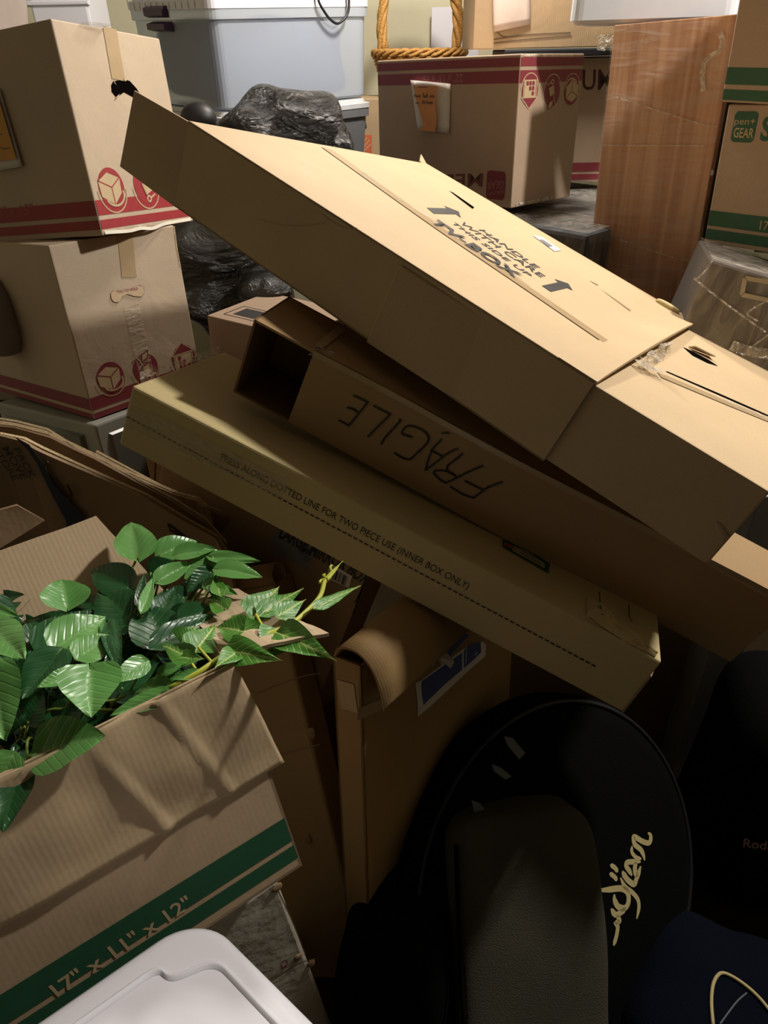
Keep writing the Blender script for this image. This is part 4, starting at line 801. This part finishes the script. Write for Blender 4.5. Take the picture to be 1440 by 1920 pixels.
# ---------------------------------------------------------------- leaves
LV={'d':MB(),'m':MB(),'v':MB()}
def leaf(mb,P0,P1,w,nh,fold=.25,droop=.12,seed=0,mi=0,org=np.zeros(3),lobed=0):
    P0=np.array(P0);P1=np.array(P1); L=np.linalg.norm(P1-P0); t=(P1-P0)/L; n=nh-t*(nh@t); n/=np.linalg.norm(n)+1e-9; s=np.cross(t,n)
    nu,nv=12,14; vs=[];uv=[];fs=[]
    for j in range(nv+1):
        y=j/nv
        if lobed: h=(math.sin(math.pi*min(1,(y*1.0)**.45))**.8)*(1-y)**.55*1.15+.0
        else: h=(math.sin(math.pi*y**.62))**.75*(1-.25*y) 
        if j==0: h=.02
        if j==nv: h=.004
        for i in range(nu+1):
            x=-1+2*i/nu; a=abs(x)
            back=-.16*a*(1-y)**3*L*(1.3 if lobed else 1)        # heart lobes reach behind the stalk
            yy=y*L+back
            rip=.018*L*math.sin(y*24-a*5+seed)*a*(1-a*.3)
            z=fold*a*h*w/2*1.0-droop*L*y*y+rip*.5+.04*L*noise.noise(Vector((x*1.2+seed,y*1.7,seed)))
            z+=.02*w*math.sin(y*9+seed*2)*a*a
            vs.append(P0+t*yy+s*x*h*w/2+n*z-org); uv.append((.5+x*.5*h,y))
    W=nu+1
    for j in range(nv):
        for i in range(nu): fs.append((j*W+i,j*W+i+1,(j+1)*W+i+1,(j+1)*W+i))
    mb.add(vs,fs,mi,uv)
def dep(x,y): return .80-.00030*(y-1250)*(1 if y>1250 else -1)*(-1 if y<1250 else 1)+ (0.0 if y>1250 else (1250-y)*.0006)
E_OUT=None
plantc=pb.world((0,0,.02)); vinec=pb.world((.12,.02,.02))
pl=wroot('artificial_plant',plantc,'artificial plant with broad glossy heart-shaped dark green leaves in the open carton','artificial plant')
vn=wroot('artificial_vine',vinec,'artificial trailing vine with pale-veined leaves and yellow-green tip, spilling over the right flap','artificial plant')
# (base px, tip px, width px, kind d/m, depth tweak)
A_=[((258,1043),(245,974),64,'m',-.02),((302,1040),(370,1012),46,'m',0),((334,1040),(406,1027),32,'m',-.02),((283,1073),(326,1052),40,'d',0),((298,1088),(360,1054),34,'m',-.01),((411,1047),(345,1085),50,'m',0),
((400,1044),(487,1050),24,'m',-.01),((411,1068),(492,1077),38,'m',-.02),((396,1072),(350,1108),34,'d',.01),((388,1095),(443,1112),24,'m',0),((240,1102),(166,1062),58,'d',0),((125,1138),(117,1082),72,'m',0),
((250,1168),(182,1104),80,'d',.01),((88,1218),(192,1138),92,'d',.02),((108,1212),(199,1152),74,'m',-.03),((150,1232),(208,1190),54,'m',-.02),((108,1226),(41,1312),66,'d',-.03),((168,1258),(171,1343),92,'m',-.06),
((138,1268),(70,1288),34,'m',-.03),((-14,1182),(42,1228),66,'m',-.04),((-20,1256),(10,1388),84,'m',-.06),((78,1410),(196,1378),92,'m',-.05),((24,1418),(-14,1480),54,'m',-.06),((34,1450),(4,1560),58,'d',-.05),
((203,1168),(223,1252),30,'d',-.02),((305,1208),(272,1128),86,'d',.02),((298,1208),(412,1146),46,'d',.0),((343,1162),(408,1140),46,'d',.01),((262,1132),(270,1072),18,'d',-.01),((268,1142),(288,1078),20,'m',-.01),
((270,1243),(210,1278),36,'m',-.03),((312,1282),(248,1298),30,'m',-.03),((310,1304),(206,1342),34,'m',-.03),((-6,1142),(34,1154),16,'m',0),((48,1218),(78,1158),54,'d',.02),((6,1278),(56,1218),60,'d',.02),
((118,1352),(152,1306),56,'d',.02),((54,1352),(80,1300),54,'d',.02),((16,1330),(-20,1400),60,'d',.0),((0,1180),(-30,1150),40,'m',0),((300,1150),(330,1100),40,'d',.02),((345,1120),(300,1120),40,'d',.03),((340,1250),(300,1180),60,'d',.03),
((180,1320),(120,1390),60,'d',.03),((260,1300),(190,1250),60,'d',.03),((60,1290),(20,1350),60,'d',.03),((230,1290),(300,1240),50,'d',.01),((330,1262),(282,1290),26,'m',-.02),((300,1262),(352,1240),22,'m',-.02),((372,1262),(322,1272),18,'m',-.02)]
stems=MB(); fol=MB()
rs=random.Random(3)
for i,(b,t,w,k,dt) in enumerate(A_):
    db=dep(*b)+dt; P0=un(b[0],b[1],db); P1=un(t[0],t[1],dep(*t)+dt+rs.uniform(-.02,.01)); nh=(CAM-P0)/np.linalg.norm(CAM-P0)*.75+np.array([rs.uniform(-.25,.35),rs.uniform(-.1,.35),.65])
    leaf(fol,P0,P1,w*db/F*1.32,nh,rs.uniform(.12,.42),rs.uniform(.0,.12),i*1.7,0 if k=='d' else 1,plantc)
    root=pb.world((rs.uniform(-.12,.08),rs.uniform(-.06,.08),dz-.12)); mid=(P0+root)/2+np.array([0,0,.03])
    tube([p-plantc for p in smooth_path([P0,P0*.8+root*.2-np.array([0,0,.01]),mid,root],4)],.0016,5,False,stems)
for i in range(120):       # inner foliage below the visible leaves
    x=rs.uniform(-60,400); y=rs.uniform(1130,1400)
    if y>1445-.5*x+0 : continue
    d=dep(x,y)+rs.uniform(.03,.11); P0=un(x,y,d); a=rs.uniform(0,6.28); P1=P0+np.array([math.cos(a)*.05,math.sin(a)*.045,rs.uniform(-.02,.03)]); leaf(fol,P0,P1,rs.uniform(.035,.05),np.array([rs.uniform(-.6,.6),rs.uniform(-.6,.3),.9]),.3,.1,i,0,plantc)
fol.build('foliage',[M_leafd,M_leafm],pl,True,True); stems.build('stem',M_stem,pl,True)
V_=[((480,1150),(526,1095),52,0),((500,1146),(570,1100),34,0),((528,1152),(575,1122),32,-.02),((448,1182),(401,1172),44,-.03),((372,1214),(404,1170),50,0),((345,1200),(372,1172),40,.01),((440,1182),(532,1190),44,-.01),((515,1186),(488,1216),42,-.01),
((350,1232),(299,1204),34,-.04),((346,1234),(383,1234),26,-.04),((438,1222),(528,1236),46,-.02),((440,1226),(402,1250),34,-.02),((534,1192),(626,1232),48,-.03),((512,1216),(560,1210),20,-.02),((604,1134),(678,1093),22,-.03),((455,1188),(482,1160),34,0),((466,1176),(478,1216),34,.01),((420,1140),(388,1120),30,0),((412,1112),(402,1078),26,0),((404,1100),(420,1140),24,0)]
fol=MB(); stems=MB()
for i,(b,t,w,dt) in enumerate(V_):
    db=dep(*b)+dt-.01; P0=un(b[0],b[1],db); P1=un(t[0],t[1],dep(*t)+dt-.01+rs.uniform(-.02,.02)); nh=(CAM-P0)/np.linalg.norm(CAM-P0)*.8+np.array([rs.uniform(-.2,.3),rs.uniform(-.1,.3),.5])
    leaf(fol,P0,P1,w*db/F*1.35,nh,rs.uniform(.1,.35),rs.uniform(.02,.12),i*2.3,0,vinec,1)
fol.build('foliage',M_leafv,vn,True,True)
def vs_(pts,r,tp=None,dd=0):
    W=[un(x,y,dep(x,y)-.02+dd)-vinec for x,y in pts]; tube(smooth_path(W,6),r,7,False,stems,0,tp)
vs_([(300,1300),(370,1262),(430,1222),(500,1190),(540,1174),(575,1146),(600,1118),(609,1090),(622,1072),(643,1052)],.0032,lambda t:1 if t<.75 else max(.15,(1-t)*4),)
for p in ([(430,1222),(450,1182)],[(500,1190),(480,1152)],[(540,1174),(538,1158),(530,1152)],[(372,1262),(352,1234)],[(430,1225),(500,1215),(545,1207)],[(500,1190),(520,1186)],[(575,1150),(590,1130),(606,1132)],[(612,1086),(602,1088),(599,1093)],[(612,1084),(606,1079),(610,1077)],[(622,1072),(619,1064),(622,1060)],[(400,1245),(372,1214)]): vs_(p,.0018)
vs_([(612,1088),(628,1070),(640,1054)],.0034,lambda t:max(.1,1-t))
stems.build('yellow_stem',M_ystem,vn,True)
# ---------------------------------------------------------------- white worn carton, lidded white bin
wx=fbox('white_box','white_carton',-.22); tag(wx.root,'worn white carton with dented edges, beneath the plant carton','box'); M_wc=plain('worn_white_card',(186,178,164),.75,nscale=6,noise_amt=.12,bump=.6,bscale=16); wx.body(M_wc,'box_body',.006)
ribbon(wx,'n',[[(480,1862),(510,1838),(560,1806),(592,1796)],[(520,1668),(545,1720),(572,1790)]],.002,K_dark,'crease_line')
for x,y in ((583,1805),(520,1665),(560,1795)):
    v,f=soft(wx.hit('n',x,y,0),np.eye(3),(.014,.005,.018),2,.6,70,x,8); mesh('torn_spot',v,f,K_dark,wx.root)
ribbon(wx,'n',[[(526,1806),(534,1800),(538,1806),(530,1815),(526,1808)],[(524,1818),(532,1812),(538,1812)]],.0016,M_red,'red_scribble')
c,R,d=FIT['white_lid']; wl=Frame('white_storage_bin',[c[0],c[1],c[2]+OFF],R,[d[0],d[1],.03]); tag(wl.root,'white storage bin with rounded stepped lid, bottom left, in front of the plant carton','storage bin')
dx,dy=d[0],d[1]
def rr(hx,hy,r,z,n=10,notch=0):
    out=[]
    for cx_,cy_,a0 in ((1,1,0),(-1,1,90),(-1,-1,180),(1,-1,270)):
        for k in range(n+1):
            a=math.radians(a0+90*k/n); out.append((cx_*(hx-r)+r*math.cos(a),cy_*(hy-r)+r*math.sin(a),z))
    return out
def loft(fr,rings,mat,name,smooth=True,cap=True):
    vs=[p for r_ in rings for p in r_]; n=len(rings[0]); fs=[]
    for i in range(len(rings)-1):
        for k in range(n): fs.append((i*n+k,i*n+(k+1)%n,(i+1)*n+(k+1)%n,(i+1)*n+k))
    if cap: fs.append(tuple((len(rings)-1)*n+k for k in range(n)))
    return mesh(name,vs,fs,mat,fr.root,smooth)
hx,hy=dx/2,dy/2
# inner raised panel outline measured on the lid plane
pin=[wl.huv('t',x,y) for x,y in ((120,1925),(296,1815),(318,1838),(398,1806),(415,1810),(520,1925))]
pin=[(a-hx,b-hy) for a,b in pin]
o_=loft(wl,[rr(hx-.012,hy-.012,.045,-.02),rr(hx,hy,.052,-.016),rr(hx,hy,.052,.018),rr(hx-.002,hy-.002,.051,.026),rr(hx-.008,hy-.008,.048,.030),rr(hx-.014,hy-.014,.046,.0305)],M_wlid,'lid')
# raised centre with a stepped corner
def offs(poly,s,z):
    n=len(poly); out=[]
    for i in range(n):
        p=np.array(poly[i]);a=np.array(poly[i-1]);b=np.array(poly[(i+1)%n]); e1=(p-a)/np.linalg.norm(p-a); e2=(b-p)/np.linalg.norm(b-p)
        n1=np.array([-e1[1],e1[0]]);n2=np.array([-e2[1],e2[0]]); m=(n1+n2); m/=max(.5,np.linalg.norm(m)**2/2)**1; out.append((p[0]+m[0]*s,p[1]+m[1]*s,z))
    return out
def roundpoly(poly,r,n=6):
    out=[]; N_=len(poly)
    for i in range(N_):
        p=np.array(poly[i]);a=np.array(poly[i-1]);b=np.array(poly[(i+1)%N_]); da=(a-p);db=(b-p); ra=min(r,np.linalg.norm(da)*.45); rb=min(r,np.linalg.norm(db)*.45)
        A2=p+da/np.linalg.norm(da)*ra; B2=p+db/np.linalg.norm(db)*rb
        for k in range(n+1): t=k/n; out.append(tuple((1-t)**2*A2+2*t*(1-t)*p+t*t*B2))
    return out
# panel recess: far-left corner is stepped as in the photo, the other corners plain
def P2(x,y): a,b=wl.huv('t',x,y); return np.array([a-hx,b-hy])
pA=P2(296,1815); pB=P2(318,1840); pC=P2(405,1803)
tl=np.array([pC[0]-.0,pC[1]])
poly=[np.array([hx-.05,-hy+.05]),np.array([hx-.05,pC[1]]),pC,pB,pA,np.array([pA[0],-hy+.05])]
area=sum(poly[i][0]*poly[(i+1)%6][1]-poly[(i+1)%6][0]*poly[i][1] for i in range(6)); 
if area<0: poly=poly[::-1]
rp=roundpoly(poly,.016); sc=lambda s,z:[(p[0]*1.0+(-p[0])*s,p[1]+(-p[1])*s,z) for p in rp]
loft(wl,[sc(-.035,.0300),sc(-.012,.0338),sc(.0,.0345),sc(.012,.0338),sc(.028,.0308)],M_wlid,'raised_ridge',True,False)
loft(wl,[sc(.02,.0306),sc(.03,.0306)],M_wlid,'centre_panel',False)
bodyr=[rr(hx-.012,hy-.012,.04,-.005),rr(hx-.03,hy-.03,.04,-.30)]; loft(wl,bodyr,M_wplas,'bin_body',True,True)
# ---------------------------------------------------------------- bags on the floor
def bagframe(px,py,d,ax,tilt=0): pass
zx=np.array([-.03,.60,.80]); zx/=np.linalg.norm(zx); xx=np.array([.93,-.05,-.36]); xx-=zx*(xx@zx); xx/=np.linalg.norm(xx); yy=np.cross(zx,xx); Rd=np.stack([xx,yy,zx],1)
q0=un(850,1562,1.20); dd=np.array([.268,.13,.60]); c=q0+Rd@(dd/2*np.array([1,1,-1]))
r=wroot('duffel_bag',c-Rd[:,2]*dd[2]/2,'charcoal grey canvas bag with piped edge, leaning before the black cymbal case','bag')
v,f=soft(c,Rd,dd*1.04,7,.012,5,4,30); wm('canvas_body',(v,f),M_duffel,r,True)
h=dd/2; ed=[c+Rd@np.array(p) for p in ((-h[0]*.97,-h[1]*.97,h[2]*.93),(-h[0]*1.0,-h[1]*1.0,h[2]*.5),(-h[0]*1.0,-h[1]*1.0,0),(-h[0]*1.0,-h[1]*1.0,-h[2]*.9))]
wm('corner_piping',tube(smooth_path(ed,6),.004,6),M_bag,r,True)
q=[un(750,1655,1.32),un(742,1672,1.32),un(735,1690,1.32)]; wm('zipper_pull',tube(smooth_path(q,4),.0022,6),M_steel,r,True)
# black block added for the shaded left side of the duffel
cc=un(742,1790,1.28); r2=wroot('bag',(cc[0],cc[1],0),'black soft block standing in for the shaded left side of the charcoal canvas bag','bag'); v,f=soft((cc[0],cc[1],.27),rotz(-10),(.20,.26,.54),4,.02,6,8,22); wm('bag_body',(v,f),M_bag,r2,True)
# cymbal case: big round padded disc leaning
cen=un(1040,1645,1.42); nrm=np.array([.45,-.62,.52]); nrm/=np.linalg.norm(nrm)
ex=np.cross(np.array([0,0,1.]),nrm); ex/=np.linalg.norm(ex); ey=np.cross(nrm,ex); RAD=.36
r3=wroot('cymbal_case',cen-ey*RAD,'large round black cymbal case with gold script lettering on its right side','instrument case')
def disc(Rr,th,off=0,seg=64,rnd=.03,name='case_body',mat=M_bag,c0=None,root=None):
    c0=cen if c0 is None else c0; prof=[(0,th),(Rr*.5,th*1.0),(Rr-rnd*1.6,th*.96),(Rr-rnd*.5,th*.82),(Rr,th*.45),(Rr,-th*.45),(Rr-rnd*.5,-th*.8),(0,-th)]
    vs=[];fs=[]
    for k in range(seg):
        a=2*math.pi*k/seg
        for (rr_,z) in prof: vs.append(c0+(ex*math.cos(a)+ey*math.sin(a))*rr_+nrm*(z+off))
    m=len(prof)
    for k in range(seg):
        for j in range(m-1): fs.append((k*m+j,k*m+j+1,((k+1)%seg)*m+j+1,((k+1)%seg)*m+j))
    return wm(name,(vs,fs),mat,root or r3,True)
disc(RAD,.055)
wm('rim_piping',tube([cen+(ex*math.cos(a)+ey*math.sin(a))*(RAD-.012)+nrm*.045 for a in [2*math.pi*k/72 for k in range(72)]],.005,6,True),plain('black_piping',(16,16,17),.6),r3,True)
disc(RAD*.42,.02,.045,48,.03,'front_pocket',c0=cen-ex*.15+ey*.10)
off_n=cen+nrm*.0565
def onC(px,py,o=0): ry=ray(px,py); t=nrm@(off_n+nrm*o-CAM)/(nrm@ry); return CAM+ry*t
ZL=lambda x,y:(1120+x/7.38,1540+y/7.38)
strokes=[([(700,160),(735,190),(735,270),(700,300),(620,275),(520,215),(500,235),(520,320),(600,390),(640,470),(655,540)],55),([(480,340),(480,430),(540,500),(610,520)],42),([(600,560),(480,560),(410,570),(400,620),(440,680),(480,750)],55),([(540,560),(520,640),(530,720),(560,760)],60),([(600,620),(570,720),(540,800),(510,870),(430,820),(370,740),(345,690)],60),
 ([(180,600),(240,640),(285,700)],48),([(170,720),(230,760),(275,820)],48),([(320,780),(380,900),(480,980),(560,1080),(575,1200),(545,1350)],48),([(-20,960),(150,945),(330,930),(420,990),(430,1120),(380,1200),(290,1180),(240,1090),(235,1010)],62),([(190,1210),(250,1290),(330,1260),(400,1200)],58),([(270,1300),(310,1380),(240,1400)],50),([(230,1400),(280,1450),(270,1560),(250,1640),(225,1720)],52)]
mb=MB()
for pts,w in strokes:
    P_=smooth_path([onC(*ZL(*q)) for q in pts],6); n_=len(P_); ww=w/7.38*1.9/F
    Lf=[];Rt=[]
    for i,p in enumerate(P_):
        t=P_[min(i+1,n_-1)]-P_[max(i-1,0)]; t/=np.linalg.norm(t)+1e-9; m=np.cross(nrm,t); k_=ww/2*min(1,.35+2.2*min(i,n_-1-i)/n_*2); Lf.append(p+m*k_);Rt.append(p-m*k_)
    mb.add(shift(Lf+Rt,np.array(r3.location)),[(i,i+n_,i+n_+1,i+1) for i in range(n_-1)])
mb.build('script_lettering',M_cream,r3)
for p in ([(945,1380),(962,1384),(985,1412),(974,1424),(952,1398)],[(884,1500),(900,1506),(918,1530),(905,1548),(890,1528)],[(922,1432),(940,1440),(960,1456),(948,1462),(926,1446)]):
    mb=MB(); mb.add(shift([onC(*q,.024) for q in p],np.array(r3.location)),[tuple(range(5))]); mb.build('reflective_patch',M_reflect,r3)
# black bag with pink lettering
cc=un(1450,1560,1.75); r4=wroot('black_bag',(cc[0],cc[1],0),'black bag with small pink lettering at the right border','bag'); v,f=soft((cc[0],cc[1],.30),rotz(-12),(.42,.34,.62),5,.02,5,3,24); wm('bag_body',(v,f),M_bag,r4,True)
Rb=rotz(-12); f0=np.array([cc[0],cc[1],.30])-Rb[:,1]*.178; nb=-Rb[:,1]
def onB(px,py): ry=ray(px,py); t=nb@(f0-CAM)/(nb@ry); return CAM+ry*t-np.array(r4.location)
text_on('Rodi',onB(1393,1588),onB(1442,1594),onB(1395,1572),M_pink,'pink_lettering',r4,.012)
# navy bag with cream piping
cc=un(1385,1880,1.36); r5=wroot('navy_bag',(cc[0],cc[1],0),'navy fabric bag with a curved cream piping line, bottom right corner','bag'); v,f=soft((cc[0],cc[1],.11+.0),rotz(-25),(.40,.34,.24),3.2,.03,7,6,26); wm('bag_body',(v,f),M_navyf,r5,True)
bpy.context.view_layer.update()
from mathutils.bvhtree import BVHTree
bv=BVHTree.FromPolygons([Vector(p) for p in v],f)
def onN(px,py,o=.004):
    ry=ray(px,py); ry/=np.linalg.norm(ry); h_=bv.ray_cast(Vector(CAM),Vector(ry)); 
    return np.array(h_[0])+np.array(h_[1])*o if h_[0] else un(px,py,1.25)
wm('cream_piping',tube(smooth_path([onN(x,y) for x,y in ((1336,1925),(1333,1880),(1337,1845),(1350,1827),(1370,1832),(1400,1852),(1425,1875),(1445,1900))],5),.0035,6),M_cream,r5,True)
mb=MB(); v_,f_=tube(smooth_path([onN(x,y,.001) for x,y in ((1350,1920),(1380,1880),(1400,1862))],5),.0015,5); mb.add(shift(v_,np.array(r5.location)),f_); mb.build('stitch_line',M_greyplas,r5)
# ---------------------------------------------------------------- top-left corner things
cc=lu.world((-.01,.13,lu.d[2]+.152)); gb=Frame('storage_bin',cc,lu.R,[.26,.28,.30]); tag(gb.root,'taupe grey bin with rounded edge standing on the top left moving box','storage bin')
loft(gb,[rr(.09,.09,.04,0),rr(.11,.115,.05,.03),rr(.13,.16,.05,.27),rr(.135,.165,.05,.30)],plain('taupe_plastic',(158,148,142),.5),'bin_body')
cc=un_y(100,30,3.3); w2=Frame('storage_bin',[cc[0]+.02,3.45,(cc[2]+.25)/2],rotz(0),[.22,.25,cc[2]+.25]); tag(w2.root,'tall white plastic box with a ledge, behind the top left moving box','storage bin'); w2.body(M_wlid,'bin_body',.01); panel(w2,'n',-.01,.23,w2.d[2]-.22,w2.d[2]-.20,.01,M_wlid,'ledge')
for i,x in enumerate((134,146,158)):
    p=un_y(x,20,3.7); h_=2.1; r=wroot('ribbed_rod',(p[0],3.7,0),'pale green ribbed rod standing before the beige wall','rod','pale rods against the wall'); 
    wm('rod_shaft',tube([(p[0],3.7,z) for z in (0,.7,1.4,h_)],.013,10),M_pale_rod,r,True)
    mb=MB()
    for k in range(7):
        z=1.55+.075*k; tube([(.018*math.cos(a),.018*math.sin(a),z) for a in [2*math.pi*j/14 for j in range(14)]],.004,5,True,mb)
    mb.build('rod_rings',M_pale_rod,r,True)
# ---------------------------------------------------------------- light: two unseen ceiling lamps, the right one assumed for the lit flaps, dim world fill
def area(name,loc,target,size,power,col,shape='DISK'):
    l=bpy.data.lights.new(name,'AREA'); l.shape=shape; l.size=size; l.energy=power; l.color=col; o=bpy.data.objects.new(name,l); COL.objects.link(o); o.location=loc
    o.rotation_euler=(Vector(target)-Vector(loc)).to_track_quat('-Z','Y').to_euler(); return o
l=bpy.data.lights.new('ceiling_bulb','POINT'); l.energy=100; l.color=(1,.94,.85); l.shadow_soft_size=.09; lo=bpy.data.objects.new('ceiling_bulb',l); COL.objects.link(lo); lo.location=(.30,2.50,2.62)
area("assumed_ceiling_lamp",(1.45,1.42,2.8),(0,1.0,1.0),.14,50,(1,.95,.87))
w=bpy.data.worlds.new('world'); scn.world=w; w.use_nodes=True; w.node_tree.nodes['Background'].inputs[0].default_value=(.9,.85,1,1); w.node_tree.nodes['Background'].inputs[1].default_value=.06
vs=scn.view_settings; vs.view_transform='Standard'; vs.look='None'; vs.gamma=1; vs.exposure=-.1; vs.use_curve_mapping=False
scn.cycles.use_denoising=True
